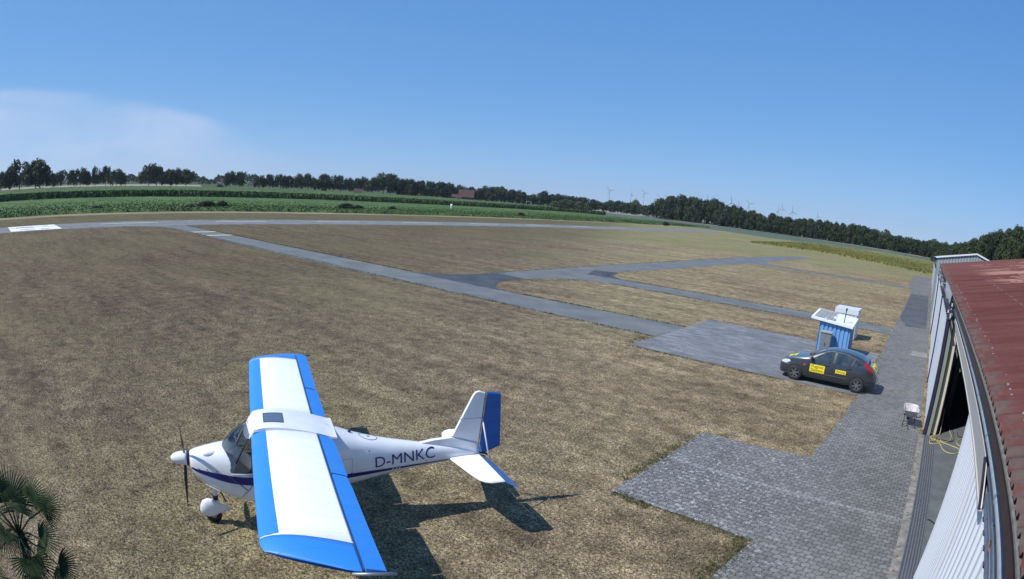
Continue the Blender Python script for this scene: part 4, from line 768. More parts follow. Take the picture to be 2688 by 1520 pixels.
for s in (-1, 1):
    sta_ = [s * x for x in (.44, .9, 1.4, 1.9, 2.4, 2.9, 3.4, 3.8)]
    rings = [wing_ring(b, 0, TH) for b in sta_]
    # slanted boundary to the tip: leading edge at 3.78, hinge at 4.02
    def slant(b0, b1): 
        r = wing_ring(s * b0, 0, TH); return [(x, s * (b0 + (b1 - b0) * ((x - WLE) / (WCH * TH))), z) for x, y, z in r]
    rings[-1] = slant(3.78, 4.0)
    n = len(rings[0]); v, f = loft(rings)
    mi = [1 if (max(v[i][0] for i in q) < WLE + .245 and len(q) == 4) else 0 for q in f]
    # leading edge sheet reaches back to station 1.48
    w = obj('wing_panel', v, f, [M_FABRIC, M_BLUE], AIR, True, mi, recalc=True)
    def tipring(k):   # k 0..1 out to the raked tip
        r = wing_ring(s * 4.0, 0, TH); o = []
        for x, y, z in r:
            t = (x - WLE) / (WCH * TH); b0 = 3.785 + .22 * t; b1 = 4.07 + .50 * min(1, max(0, t * 1.12)) ** .9
            lx = .05 * (1 - t) * k * k; b = b0 + (b1 - b0) * k; zc = wing_z((x - WLE) / WCH, b) + .03; o.append((x + lx, s * b, zc + (z - zc) * (1 - .72 * k ** 2.5)))
        return o
    v, f = loft([tipring(k) for k in (0, .25, .5, .75, .92, 1)]); obj('wing_tip', v, f, M_BLUE, AIR, True, recalc=True)
    obj('rib_seam', *loft([[(x, y + s * (-.012 + .012 * q), z + (.003 if i < 13 else -.003)) for i, (x, y, z) in enumerate(tipring(0))] for q in (0, 1.6)], caps=False), mat('seam_white', (.7, .72, .74), .4), w)
    def surf(name, b0, b1, m, droop=0, cut=0):
        rr = []
        for k in range(7):
            b = s * (b0 + (b1 - b0) * k / 6); r = []
            for t in (TH + .028, TH + .06, .9, .96, 1.0): u, l = foil(t, WCH, .125); r.append((t, u))
            lowr = [(t, foil(t, WCH, .125)[1]) for t in (1.0, .96, .9, TH + .06, TH + .028)]
            q = []
            for t, z in r + lowr:
                x = WLE + t * WCH; q.append((x - (cut if k in (0,) else 0) * (t > .95) * .5, b, wing_z(t, b) + z - droop * (t - TH) * 3))
            rr.append(q)
        v, f = loft(rr); return obj(name, v, f, m, AIR, True, recalc=True)
    fl_ = surf('flap', .50, 1.99, M_BLUE, .015, .06); ai = surf('aileron', 2.03, 4.56, M_BLUE, 0, .04)
    for o in (fl_, ai): md = o.modifiers.new('e', 'EDGE_SPLIT'); md.split_angle = math.radians(50)
    # hinge tube between wing and flaps, tip rail
    MB().tube([(WLE + (TH + .012) * WCH, s * .48, WZ - .02), (WLE + (TH + .012) * WCH, s * 4.5, WZ + .02)], .014, 6).build('hinge_tube', mat('hinge_alloy', (.35, .40, .48), .4, .4), AIR, True)
    MB().tube([(WLE + TH * WCH - .12, s * 4.57, WZ + .015), (WLE + WCH + .10, s * 4.62, WZ - .01)], .022, 8).build('tip_rail', M_GALV, AIR, True)
    # struts
    MB().tube([(1.55, s * .50, .70), (1.50, s * 2.35, WZ - .03)], .028, 8).tube([(2.15, s * .49, .70), (2.20, s * 2.35, WZ - .04)], .024, 8).tube([(1.52, s * 1.5, 1.30), (1.45, s * 1.5, WZ - .04)], .014, 6).build('wing_strut', M_WHITE, AIR, True)
# blue leading edge sheet laid over the front of the wing (clean edge at station 1.48)
for s in (-1, 1):
    rr = []
    for b in (.47, 1.5, 2.6, 3.785):
        r = []
        for i in range(13):
            a = math.pi * i / 12; t = .178 * (1 - math.sin(a)) if True else 0
            u, l = foil(t, WCH, .125); zz = wing_z(t, b); up = i <= 6; r.append((WLE + t * WCH - .0035 * (1 - t / .178), s * b, zz + (u + .003 if up else l - .003)))
        rr.append(r)
    v, f = loft(rr, closed_ring=False); obj('leading_edge', v, f, M_BLUE, AIR, True, recalc=False)
# cabin roof fairing over the centre section with skylight
def cring(b, n=16):
    k = abs(b) / .47; out = []
    for i in range(n + 1):
        t = i / n; x = 1.10 + .10 * k ** 3 + (2.70 - 1.10 - .10 * k ** 3) * t; tt = max(0.0, (x - 1.16) / 1.47); u, l = foil(min(1, tt), 1.47, .15)
        z = WZ + .03 - .085 * t + u * (1.0 if tt > 0 else 0) + .012 * (1 - k ** 3); z = max(z, 1.70) if t > .9 else z
        out.append((x, b, z - (.10 * (1 - t * 14) ** 2 if t < 1 / 14 else 0)))
    return out
bs = [-.47, -.46, -.40, -.28, -.14, 0, .14, .28, .40, .46, .47]
top = [cring(b) for b in bs]
for i in (0, len(bs) - 1): top[i] = [(x, y, z - .015 - .10 * math.sin(math.pi * k_ / 16)) for k_, (x, y, z) in enumerate(cring(bs[i]))]
v = [p for r in top for p in r]; n = len(top[0]); nb = len(bs)
f = [(i * n + j, i * n + j + 1, (i + 1) * n + j + 1, (i + 1) * n + j) for i in range(nb - 1) for j in range(n - 1)]
cb = obj('cabin_roof', v, f, M_WHITE, AIR, True, recalc=False)
md = cb.modifiers.new('e', 'EDGE_SPLIT'); md.split_angle = math.radians(38)
ctree = BVHTree.FromPolygons([Vector(p) for p in v], f)
v2, f2 = poly_fill([(1.46, -.215), (1.80, -.225), (1.80, .215), (1.46, .205)], 3)
sk = obj('skylight', drape(ctree, v2, lambda a, b: ((a, b, 3), (0, 0, -1)), .005), f2, mat('skylight_tint', (.10, .125, .16), .12, coat=.6), AIR, True)
fr_ = MB()
for pa, pb in (((1.46, -.215), (1.80, -.225)), ((1.80, -.225), (1.80, .215)), ((1.80, .215), (1.46, .205)), ((1.46, .205), (1.46, -.215))):
    q = [(pa[0] + (pb[0] - pa[0]) * t / 4, pa[1] + (pb[1] - pa[1]) * t / 4) for t in range(5)]; fr_.tube(drape(ctree, q, lambda a, b: ((a, b, 3), (0, 0, -1)), .006), .006, 5)
fr_.build('skylight_frame', mat('frame_dark', (.03, .035, .05), .5), sk)
# turtle deck joining the cabin roof to the tail boom
rr = []
for a, w, zt, zl in ((2.45, .46, 1.90, 1.35), (2.6, .455, 1.86, 1.35), (2.8, .41, 1.79, 1.35), (3.1, .34, 1.685, 1.33), (3.5, .27, 1.585, 1.28)):
    rr.append([(a, w * math.cos(math.pi * j / 14), zl + (zt - zl) * abs(math.sin(math.pi * j / 14)) ** .75) for j in range(15)])
v, f = loft(rr, closed_ring=False); td = obj('rear_fairing', v, f, M_WHITE, AIR, True, recalc=False)
INT0 = mat('post_grey', (.05, .055, .065), .5)
# windscreen and side windows
def wsb(b): k = abs(b) / .46; return (.70 + .15 * k ** 2, b, 1.565 - .37 * k ** 2.6)
def wst(b): k = abs(b) / .46; return (1.17 + .05 * k, b * .97, 1.955 - .05 * k ** 2)
rows = []
for i in range(21):
    b = -.46 + .92 * i / 20; p, q = Vector(wsb(b)), Vector(wst(b)); r = []
    for k in range(7):
        t = k / 6; m_ = p.lerp(q, t); bul = math.sin(math.pi * t) * .05 * (1 - .5 * (abs(b) / .46)); r.append(tuple(m_ + Vector((-bul * .7, 0, bul))))
    rows.append(r)
v, f = loft(rows, closed_ring=False, caps=False); ws = obj('windscreen', v, f, M_CANOPY, AIR, True)
for s in (-1, 1):
    q = [(.85, s * .462, 1.195), (2.30, s * .485, 1.19), (2.30, s * .46, 1.86), (1.22, s * .448, 1.90)]
    sw_ = obj('side_window', q, [(0, 1, 2, 3)], M_CANOPY, AIR)
    MB().tube([q[0], q[1]], .014, 6).build('window_frame', M_WHITE, sw_)
    MB().tube([(1.22, s * .455, 1.19), (1.33, s * .45, 1.89)], .010, 6).build('door_post', INT0, sw_)
    MB().tube([(.80, s * .482, 1.175), (1.12, s * .503, .90)], .007, 5).tube([(1.14, s * .503, .90), (1.36, s * .502, 1.17)], .007, 5).tube([(1.0, s * .50, .76), (1.14, s * .504, .90)], .006, 5).build('door_cable', mat('seam_navy', (.06, .065, .14), .5), AIR)
MB().tube([wst(-.44 + .88 * i / 10) for i in range(11)], .014, 6).build('screen_bow', M_WHITE, ws, True)
# cabin inside
INT = mat('cabin_grey', (.085, .09, .10), .8); SEAT = mat('seat_fabric', (.17, .18, .20), .8)
MB().box(.80, .98, -.32, .32, 1.10, 1.40).build('instrument_panel', INT, AIR)
MB().box(.9, 2.3, -.45, .45, 1.19, 1.205).build('cabin_floor', INT, AIR)
for s in (-1, 1):
    st = MB(); st.box(1.35, 1.8, s * .23 - .2, s * .23 + .2, 1.2, 1.30); st.bar((1.78, s * .23, 1.25), (1.98, s * .23, 1.74), .4, .08, up=(1, 0, 0)); o = bevel(st.build('seat', SEAT, AIR), .02)
MB().tube([(.86, -.38, 1.20), (1.22, -.40, 1.90), (1.22, .40, 1.90), (.86, .38, 1.20)], .013, 6).build('cabin_tubes', INT0, AIR, True)
# spinner, propeller, cowling details
pr = [(.002, -.27), (.035, -.262), (.075, -.225), (.105, -.16), (.124, -.08), (.132, 0), (.132, .05)]
sp = MB().lathe(pr, (0, 0, 1.30), 'x', 28).build('spinner', M_WHITE, AIR, True); MB().lathe([(.134, 0), (.134, .03)], (.045, 0, 1.30), 'x', 28).build('spinner_plate', M_NAVY, sp)
for k, dg in enumerate((115, 237, 357)):
    a = math.radians(dg); er = Vector((0, math.cos(a), math.sin(a))); et = Vector((0, -math.sin(a), math.cos(a))); rings = []
    for t, w, tw_ in ((.10, .045, 60), (.2, .07, 50), (.38, .10, 32), (.6, .085, 22), (.78, .06, 16), (.87, .022, 14)):
        tw_ = math.radians(tw_); cd = (et * math.cos(tw_) + Vector((1, 0, 0)) * math.sin(tw_)) * w / 2; nd = (Vector((1, 0, 0)) * math.cos(tw_) - et * math.sin(tw_)) * w * .09
        c = Vector((0, 0, 1.30)) + er * t; rings.append([tuple(c + cd), tuple(c + nd), tuple(c - cd), tuple(c - nd)])
    v, f = loft(rings); obj('propeller_blade', v, f, mat('prop_black', (.015, .015, .018), .35), AIR, recalc=True)
for s in (-1,):
    bl = bmesh.new(); bmesh.ops.create_uvsphere(bl, u_segments=16, v_segments=10, radius=1)
    for p in bl.verts: p.co = Vector((.50 + p.co.x * .15, s * .19 + p.co.y * .065, 1.46 + p.co.z * .07))
    me = bpy.data.meshes.new('cowl_blister'); bl.to_mesh(me); bl.free(); me.materials.append(M_WHITE); me.polygons.foreach_set('use_smooth', [True] * len(me.polygons)); o = bpy.data.objects.new('cowl_blister', me); COL.objects.link(o); o.parent = AIR
riv = MB()
for i in range(0):
    b = -.44 + .88 * i / 8; p = Vector(wsb(b)) + Vector((-.012, 0, .002)); riv.lathe([(.009, 0), (.009, .006)], tuple(p), 'z', 6)
side = lambda a, z: ((a, -1.2, z), (0, 1, 0))
for a, z in ((.16, 1.20), (.27, 1.20), (.42, 1.21), (.60, 1.20), (.74, 1.16), (2.96, 1.47), (2.97, 1.08), (3.3, 1.45), (3.9, 1.17), (4.4, 1.12), (3.15, 1.06)):
    MB().add(drape(ftree, [(a - .011, z - .011), (a + .011, z - .011), (a + .011, z + .011), (a - .011, z + .011)], side, .004), [(0, 1, 2, 3)]).build('rivet', mat('rivet_grey', (.08, .08, .11), .5), AIR, recalc=False)
MB().tube([(.56, -.16, .80), (.66, -.20, .62), (.68, -.20, .54)], .014, 7).build('exhaust_pipe', M_BLACK, AIR)
MB().tube([(.36, -.30, .93), (.62, -.33, .80)], .010, 6).build('cowl_strake', M_WHITE, AIR)
# stripe, ticks and registration on both sides
for s in (-1, 1):
    sd_ = (lambda a, z, s=s: ((a, s * 1.2, z), (0, -s, 0)))
    st = [(.13, 1.205, 1.165), (.4, 1.185, 1.10), (.72, 1.165, 1.03), (1.22, 1.13, .99), (2.0, 1.10, .98), (2.9, 1.075, .985), (3.7, 1.068, 1.018), (4.84, 1.088, 1.072)]
    ax = np.linspace(.13, 4.84, 90); X = [q[0] for q in st]
    v2 = []
    for a in ax:
        z1, z0 = cr(X, [q[1] for q in st], a), cr(X, [q[2] for q in st], a); v2 += [(a, z0 + (z1 - z0) * k / 4) for k in range(5)]
    f2 = [(5 * i + k, 5 * i + k + 1, 5 * i + k + 6, 5 * i + k + 5) for i in range(len(ax) - 1) for k in range(4)]
    stripe = obj('side_stripe', drape(ftree, v2, sd_, .007), f2, M_NAVYP, AIR)
    tk = MB()
    for i in range(3):
        a = 3.735 + .062 * i; tk.add(drape(ftree, [(a, 1.008), (a + .018, 1.008), (a + .045, 1.078), (a + .027, 1.078)], sd_, .011), [(0, 1, 2, 3)])
    tk.build('stripe_ticks', M_FABRIC, stripe, recalc=False)
    tv, tf = text2d('D-MNKC', .292, 1.02 if s < 0 else -1.02); an = math.radians(2.6)
    tv = [(3.985 + x * math.cos(an) - y * math.sin(an) , 1.235 + (abs(1) * x) * math.sin(an) + y * math.cos(an)) for x, y in tv]
    obj('registration_lettering', drape(ftree, tv, sd_, .005), tf, M_NAVYP, AIR)
    ln = MB()
    for pth in ([(2.72, 1.36), (2.98, 1.36), (2.98, 1.0)],): 
        for (a0, z0), (a1, z1) in zip(pth, pth[1:]):
            q = drape(ftree, [(a0 + (a1 - a0) * t / 6, z0 + (z1 - z0) * t / 6) for t in range(7)], sd_, .002); ln.tube(q, .0035, 4)
    ln.build('hatch_seam', mat('seam_grey', (.35, .36, .40), .5), AIR)
# round crest on the spine: an oval outline with a small mark
dtop = BVHTree.FromPolygons([v.co.copy() for v in td.data.vertices] , [tuple(p.vertices) for p in td.data.polygons])
def spine(a, b):
    o = Vector((a, b, 2.4)); h1 = ftree.ray_cast(o, Vector((0, 0, -1))); h2 = dtop.ray_cast(o, Vector((0, 0, -1))); z = max([h[0].z for h in (h1, h2) if h[0] is not None] or [1.6]); return (a, b, z + .004)
MB().tube([spine(3.32 + .17 * math.cos(t * math.pi / 16), -.02 + .115 * math.sin(t * math.pi / 16)) for t in range(32)], .004, 4, closed=True).build('crest_outline', mat('crest_line', (.05, .05, .12), .5), AIR)
tv, tf = text2d('FK', .07); obj('crest_mark', [spine(3.32 + y, -.02 + x) for x, y in tv], tf, MATS['crest_line'], AIR)
obj('fuel_cap', *(lambda m: (m.v, m.f))(MB().lathe([(.03, 0), (.03, .02)], spine(2.98, -.02), 'z', 10)), M_NAVY, AIR)
MB().tube([spine(2.72, .02), (2.78, .02, 2.0)], .004, 5).build('antenna', M_BLACK, AIR)
# tail: fin with dorsal fillet, rudder, stabiliser, elevators, braces
def slab(out, th, yoff=0):
    """thin symmetric plate from an (x,z) outline"""
    cx = sum(p[0] for p in out) / len(out); cz = sum(p[1] for p in out) / len(out); ins = [(cx + (x - cx) * .93, cz + (z - cz) * .95) for x, z in out]; n = len(out)
    v = [(x, yoff, z) for x, z in out] + [(x, yoff - th, z) for x, z in ins] + [(x, yoff + th, z) for x, z in ins]
    f = [(i, (i + 1) % n, n + (i + 1) % n, n + i) for i in range(n)] + [((i + 1) % n, i, 2 * n + i, 2 * n + (i + 1) % n) for i in range(n)] + [tuple(range(n, 2 * n)), tuple(range(3 * n - 1, 2 * n - 1, -1))]
    return v, f
v, f = slab([(4.92, 1.50), (5.48, 1.335), (5.555, 2.36), (5.43, 2.405), (5.36, 2.385), (5.31, 2.32)], .034); fin = obj('fin', v, f, M_WHITE, AIR, recalc=True)
obj('rib_line', *(lambda m: (m.v, m.f))(MB().box(5.08, 5.52, -.0395, .0395, 1.855, 1.861)), mat('seam_soft', (.33, .35, .40), .5), fin)
v, f = slab([(4.1, 1.40), (4.55, 1.475), (4.92, 1.50), (5.48, 1.335), (5.50, 1.03), (5.0, 1.2), (4.2, 1.35)], .05); obj('dorsal_fillet', v, f, M_WHITE, AIR, recalc=True)
v, f = slab([(5.60, 2.37), (5.86, 2.34), (5.89, 2.29), (5.95, 1.23), (5.60, 1.09), (5.52, 1.30)], .026); rd = obj('rudder', v, f, M_RBLUE, AIR, recalc=True)
obj('rib_line', *(lambda m: (m.v, m.f))(MB().box(5.58, 5.90, -.029, .029, 2.06, 2.065)), mat('rib_navy', (.012, .06, .25), .5), rd)
for z_, xa, xb in ((1.76, 5.56, 5.92), (1.45, 5.56, 5.93)): obj('rib_line', *(lambda m: (m.v, m.f))(MB().box(xa, xb, -.029, .029, z_, z_ + .005)), MATS['rib_navy'], rd)
MB().tube([(5.49, 0, 1.30), (5.575, 0, 2.38)], .011, 6).build('rudder_hinge', M_GALV, AIR)
for s in (-1, 1):
    o_ = [(4.86, .06), (5.03, .85), (5.11, 1.12), (5.19, 1.22), (5.30, 1.27), (5.54, 1.27), (5.50, .06)]
    v, f = slab([(x, y) for x, y in o_], .024); v = [(x, s * z, 1.10 + y) for x, y, z in v]; obj('stabiliser', v, f, M_FABRIC, AIR, recalc=True)
    e_ = [(5.49, .12), (5.53, 1.27), (5.65, 1.31), (5.88, 1.27), (5.85, .6), (5.75, .16)]
    v, f = slab(e_, .016); v = [(5.53 + (x - 5.53) * .88 - y * .5, s * z, 1.10 + y * .8 - (x - 5.53) * .52) for x, y, z in v]; obj('elevator', v, f, M_LTBLUE, AIR, recalc=True)
    MB().tube([(5.53, s * .03, 1.83), (5.58, s * .40, 1.12)], .015, 7).build('tail_brace', mat('brace_pale', (.62, .58, .62), .4), AIR, True)
MB().tube([(5.50, 0, 1.12), (5.62, 0, 1.10), (5.72, -.04, 1.06)], .02, 6).tube([(5.48, .03, 1.06), (5.68, .06, 1.0)], .014, 6).build('control_horn', M_NAVY, AIR)
# undercarriage
def spat(name, x0, cy, s=1.0, zc=.31):
    rings = []
    for t, w, h, dz in ((0, .01, .01, -.03), (.03, .05, .09, -.01), (.10, .078, .155, .01), (.25, .092, .195, .01), (.42, .088, .185, .005), (.62, .062, .125, -.005), (.82, .03, .06, -.01), (1, .006, .01, -.012)):
        rings.append([(x0 + t * .62 * s, cy + w * s * math.cos(2 * math.pi * j / 14), zc + dz + h * s * math.sin(2 * math.pi * j / 14)) for j in range(14)])
    v, f = loft(rings); return obj(name, v, f, M_WHITE, AIR, True, recalc=True)
def wheel_at(x, y, r=.175):
    o = MB().lathe([(r * .55, -.05), (r * .93, -.05), (r, -.025), (r, .025), (r * .93, .05), (r * .55, .05)], (x, y, r), 'y', 22).build('wheel', M_BLACK, AIR, True); MB().lathe([(.05, -.055), (.07, -.03), (.07, .03), (.05, .055)], (x, y, r), 'y', 14).build('hub', M_GALV, o)
spat('wheel_fairing', .17, 0, 1.0, .285); wheel_at(.43, 0, .155)
MB().tube([(.49, 0, .45), (.50, 0, .80)], .045, 12).build('nose_leg', M_WHITE, AIR, True); MB().tube([(.49, 0, .47), (.49, 0, .56)], .052, 12).build('leg_boot', M_NAVY, AIR, True)
for s in (-1, 1):
    spat('wheel_fairing', 1.78, s * .86, .95, .33); wheel_at(2.02, s * .86, .175); MB().bar((1.95, s * .42, .66), (2.02, s * .86, .28), .10, .035).build('main_leg', M_WHITE, AIR)

# ------------------------------------------------------------------ parked hatchback (local: x towards its rear, y away from camera)
CAR = thing('parked_car', 'dark grey five door hatchback with yellow lettered signs parked beside the blue shed', 'car', (-3.52, 25.46, 0), 0)
M_CAR = mat('car_paint', (.034, .040, .050), .30, .15, coat=.8); M_TRIM = mat('black_trim', (.016, .017, .02), .5); M_TYRE = mat('tyre', (.022, .022, .024), .8, var=.15); M_RIM = mat('dark_rim', (.16, .17, .18), .35, .3)
#  x, z bottom, z top, half width, belt height, roof half width factor
CS = [(-2.07, .30, .52, .40, .45, .9), (-2.02, .20, .64, .60, .55, .92), (-1.92, .18, .74, .72, .66, .93), (-1.70, .19, .835, .80, .76, .93), (-1.35, .20, .925, .835, .84, .92), (-.98, .20, 1.0, .845, .90, .88), (-.70, .20, 1.15, .85, .915, .78), (-.35, .20, 1.335, .85, .93, .66), (0, .20, 1.42, .85, .94, .63),
      (.45, .20, 1.45, .85, .95, .63), (.9, .20, 1.42, .85, .965, .63), (1.25, .20, 1.355, .84, .98, .64), (1.52, .22, 1.24, .815, 1.0, .70), (1.78, .26, 1.07, .77, .97, .84), (1.96, .30, .92, .72, .85, .90), (2.05, .33, .70, .68, .62, .92), (2.09, .36, .58, .60, .50, .94)]
def csec(x): return [cr([r[0] for r in CS], [r[k] for r in CS], x) for k in range(1, 6)]
def carring(x):
    zb, zt, w, be, rf = csec(x); be = min(be, zt - .03); wr = w * rf; h = [(0, zb), (.80 * w, zb), (.955 * w, zb + .06), (w, zb + .26 * (be - zb) / .7 + .02), (.995 * w, zb + .62 * (be - zb)), (.955 * w, be)]
    for t, k in ((.40, .36), (.80, .80), (.95, 1.03)): h.append((.955 * w + (wr - .955 * w) * k, be + (zt - be) * t))
    h += [(wr * .78, zt - .012), (wr * .4, zt - .002)]
    full = h + [(0, zt)] + [(-y, z) for y, z in h[:0:-1]]
    return [(x, y, z) for y, z in full]
v, f = loft([carring(x) for x in (-2.07, -2.04, -1.98, -1.88, -1.7, -1.5, -1.25, -1.0, -.88, -.70, -.45, -.2, 0, .3, .6, .9, 1.15, 1.35, 1.52, 1.66, 1.8, 1.92, 2.0, 2.05, 2.09)])
body = obj('body', v, f, M_CAR, CAR, True, recalc=True)
md = body.modifiers.new('sub', 'SUBSURF'); md.levels = 2; md.render_levels = 2
ctr = bvh_of(body)
cut = MB()
for x in (-1.33, 1.30):
    for s in (-1, 1): cut.lathe([(.345, -.16), (.345, .22)], (x, s * .76, .315), 'y', 40)
co_ = cut.build('t', M_TRIM); md = body.modifiers.new('arch', 'BOOLEAN'); md.operation = 'DIFFERENCE'; md.solver = 'EXACT'; md.object = co_
bpy.context.view_layer.update(); me = bpy.data.meshes.new_from_object(body.evaluated_get(bpy.context.evaluated_depsgraph_get())); body.modifiers.clear(); body.data = me; bpy.data.objects.remove(co_, do_unlink=True)
me.materials.clear(); me.materials.append(M_CAR); me.materials.append(M_TRIM)
for p in me.polygons:
    c = p.center; inwell = any(math.hypot(c.x - x, c.z - .315) < .343 and abs(c.y) > .5 for x in (-1.33, 1.30)); p.material_index = 1 if inwell or c.z < .21 else 0; p.use_smooth = not inwell
def cs(s): return lambda a, z: ((a, s * 2, z), (0, -s, 0))
def panel(name, pts, m, ray, off=.004, cuts=3, par=None, lab=None):
    v2, f2 = poly_fill(pts, cuts); o = obj(name, drape(ctr, v2, ray, off), f2, m, par or CAR, True); 
    if lab: o['label'] = lab
    return o
M_CG = mat('car_window', (.010, .015, .018), .05, coat=.8, spec=.8, col2=(.055, .072, .078), vscale=4.5)  # noise patches in the glass colour stand in for lighter reflections
for s in (-1, 1):
    panel('side_window', [(-.78, .955), (-.50, 1.13), (-.18, 1.305), (-.02, 1.35), (.20, 1.375), (.17, .965)], M_CG, cs(s))
    panel('side_window', [(.26, .97), (.28, 1.375), (.60, 1.37), (.90, 1.31), (1.02, 1.265), (.90, .985)], M_CG, cs(s))
    panel('side_window', [(.96, .99), (1.09, 1.25), (1.28, 1.18), (1.44, 1.09), (1.22, 1.01)], M_CG, cs(s))
    panel('pillar_trim', [(.165, .965), (.20, 1.378), (.285, 1.378), (.265, .97)], M_TRIM, cs(s), .0025, 2); panel('pillar_trim', [(.895, .985), (1.02, 1.268), (1.095, 1.252), (.965, .99)], M_TRIM, cs(s), .0025, 2)
    tr = MB(); arc = [(-.86, .985), (-.55, 1.16), (-.20, 1.325), (0, 1.375), (.3, 1.395), (.6, 1.385), (.92, 1.325), (1.15, 1.24), (1.40, 1.13)]
    tr.tube(drape(ctr, arc, cs(s), .0), .011, 6); tr.build('window_trim', mat('bright_trim', (.16, .17, .18), .3, .5), CAR, True)
    sl_ = MB(); 
    for pth in ([(-.79, .97), (-.82, .55), (-.74, .26)], [(.21, 1.0), (.23, .27)], [(.93, 1.0), (1.0, .80), (.98, .70)], [(-.80, .945), (.2, .952), (1.2, .985)], [(-.78, .255), (.95, .255)]):
        q = [(p0[0] + (p1[0] - p0[0]) * t / 6, p0[1] + (p1[1] - p0[1]) * t / 6) for p0, p1 in zip(pth, pth[1:]) for t in range(7)]; sl_.tube(drape(ctr, q, cs(s), .001), .006, 4)
    sl_.build('door_seam', M_TRIM, CAR)
    rb = MB(); rb.tube(drape(ctr, [(-.70 + 1.55 * t / 10, .47 + .012 * t / 10) for t in range(11)], cs(s), .004), .014, 6); rb.build('rub_strip', M_TRIM, CAR)
    rb = MB(); rb.tube(drape(ctr, [(-.88 + 1.75 * t / 10, .245) for t in range(11)], cs(s), .003), .012, 5); rb.build('sill_strip', mat('sill_grey', (.20, .20, .19), .4), CAR)
    for hx, hz in ((-.02, .84), (.86, .875)):
        q = drape(ctr, [(hx - .09, hz), (hx, hz + .008), (hx + .09, hz + .004)], cs(s), .022); MB().tube(q, .014, 6).build('door_handle', M_TRIM, CAR, True)
    p0 = drape(ctr, [(-.70, .995)], cs(s), .0)[0]
    bmr = bmesh.new(); bmesh.ops.create_uvsphere(bmr, u_segments=14, v_segments=9, radius=1)
    for p in bmr.verts: p.co = Vector((p0.x + .01 + p.co.x * .075, s * (abs(p0.y) + .13) + p.co.y * .10, 1.04 + p.co.z * .07))
    mm = bpy.data.meshes.new('wing_mirror'); bmr.to_mesh(mm); bmr.free(); mm.materials.append(mat('mirror_navy', (.02, .02, .06), .25, coat=.6)); mm.polygons.foreach_set('use_smooth', [True] * len(mm.polygons)); o = bpy.data.objects.new('wing_mirror', mm); COL.objects.link(o); o.parent = CAR
    panel('headlight', [(-1.98, .63), (-1.90, .755), (-1.62, .80), (-1.56, .73), (-1.74, .625)], mat('headlamp', (.55, .62, .66), .12, coat=1), cs(s), .005)
    panel('side_marker', [(-1.02, .695), (-1.02, .74), (-.92, .745), (-.92, .70)], mat('marker_red', (.65, .05, .03), .3), cs(s), .006, 1)
    panel('tail_light', [(1.40, 1.20), (1.50, 1.235), (1.68, 1.12), (1.88, .93), (1.85, .86), (1.72, .90)], mat('tail_red', (.26, .010, .010), .18, coat=1), cs(s), .006)
    panel('bumper_strip', [(1.66, .50), (1.66, .46), (2.04, .50), (2.04, .54)], M_TRIM, cs(s), .006, 2)
    for x in (-1.33, 1.30):
        y = s * .755; w = thing('wheel', None, None, (0, 0, 0)); bpy.data.objects.remove(w)
        ty = MB().lathe([(.19, -.09), (.285, -.095), (.306, -.07), (.310, 0), (.306, .07), (.285, .095), (.19, .09)], (x, y, .310), 'y', 36, caps=False).build('wheel', M_TYRE, CAR, True)
        rm = MB(); rm.lathe([(.198, 0), (.205, s * .075), (.185, s * .088), (.17, s * .05)], (x, y, .310), 'y', 36, caps=False); rm.lathe([(.045, s * .03), (.045, s * .082)], (x, y, .31), 'y', 16)
        for k in range(6):
            a = 2 * math.pi * k / 6 + .3
            for da in (-.10, .10): rm.bar((x + .03 * math.cos(a + da * 3), y + s * .072, .31 + .03 * math.sin(a + da * 3)), (x + .188 * math.cos(a + da), y + s * .078, .31 + .188 * math.sin(a + da)), .026, .02, up=(0, 1, 0))
        rm.build('rim', M_RIM, ty); MB().lathe([(.19, 0), (.19, .01)], (x, y + s * .01 - .005, .31), 'y', 24).build('brake_disc', mat('disc_dark', (.03, .03, .032), .6), ty)
top_ = lambda a, b: ((a, b, 3), (0, 0, -1))
panel('windscreen', [(-.93, -.62), (-.99, 0), (-.93, .62), (-.30, .50), (-.26, 0), (-.30, -.50)], M_CG, top_, .005)
bk = lambda y, z: ((4, y, z), (-1, 0, 0))
panel('rear_window', [(-.50, 1.30), (.50, 1.30), (.56, 1.06), (-.56, 1.06)], M_CG, bk, .006)
panel('grille', [(-.30, .60), (.30, .60), (.26, .50), (-.26, .50)], M_TRIM, (lambda y, z: ((-4, y, z), (1, 0, 0))), .006, 2)
panel('number_plate', [(-.26, .74), (.26, .74), (.26, .63), (-.26, .63)], mat('plate_white', (.7, .7, .68), .4), bk, .008, 2)
M_YSIGN = mat('yellow_sign', (.80, .66, .03), .4); M_INK = mat('sign_ink', (.015, .015, .012), .6)
def sign(x0, x1, z0, z1, lines, size, ray, lab, tilt=0):
    o = panel('magnetic_sign', [(x0, z0), (x1, z0 + tilt), (x1, z1 + tilt), (x0, z1)], M_YSIGN, ray, .010, 3, lab=lab)
    return o
sg = sign(-.73, -.115, .50, .80, None, 0, cs(-1), 'yellow sign reading Flugplatz Dankern', .0)
for txt, zc in (('Flugplatz', .725), ('Dankern', .585)):
    tv, tf = text2d(txt, .150, .98); obj('lettering', drape(ctr, [(-.42 + x, zc + y) for x, y in tv], cs(-1), .014), tf, M_INK, sg)
sg = sign(.34, .78, .63, .77, None, 0, cs(-1), 'small yellow sign reading Rettung')
tv, tf = text2d('Rettung', .125, .9); obj('lettering', drape(ctr, [(.56 + x, .705 + y) for x, y in tv], cs(-1), .014), tf, M_INK, sg)
sg = panel('magnetic_sign', [(-1.80, -.25), (-1.46, -.28), (-1.46, .28), (-1.80, .25)], M_YSIGN, top_, .008, lab='yellow sign on the bonnet'); tv, tf = text2d('Rettung', .13, .9, .003); obj('lettering', drape(ctr, [(-1.63 - y, -x * -1) for x, y in tv], top_, .012), tf, M_INK, sg)
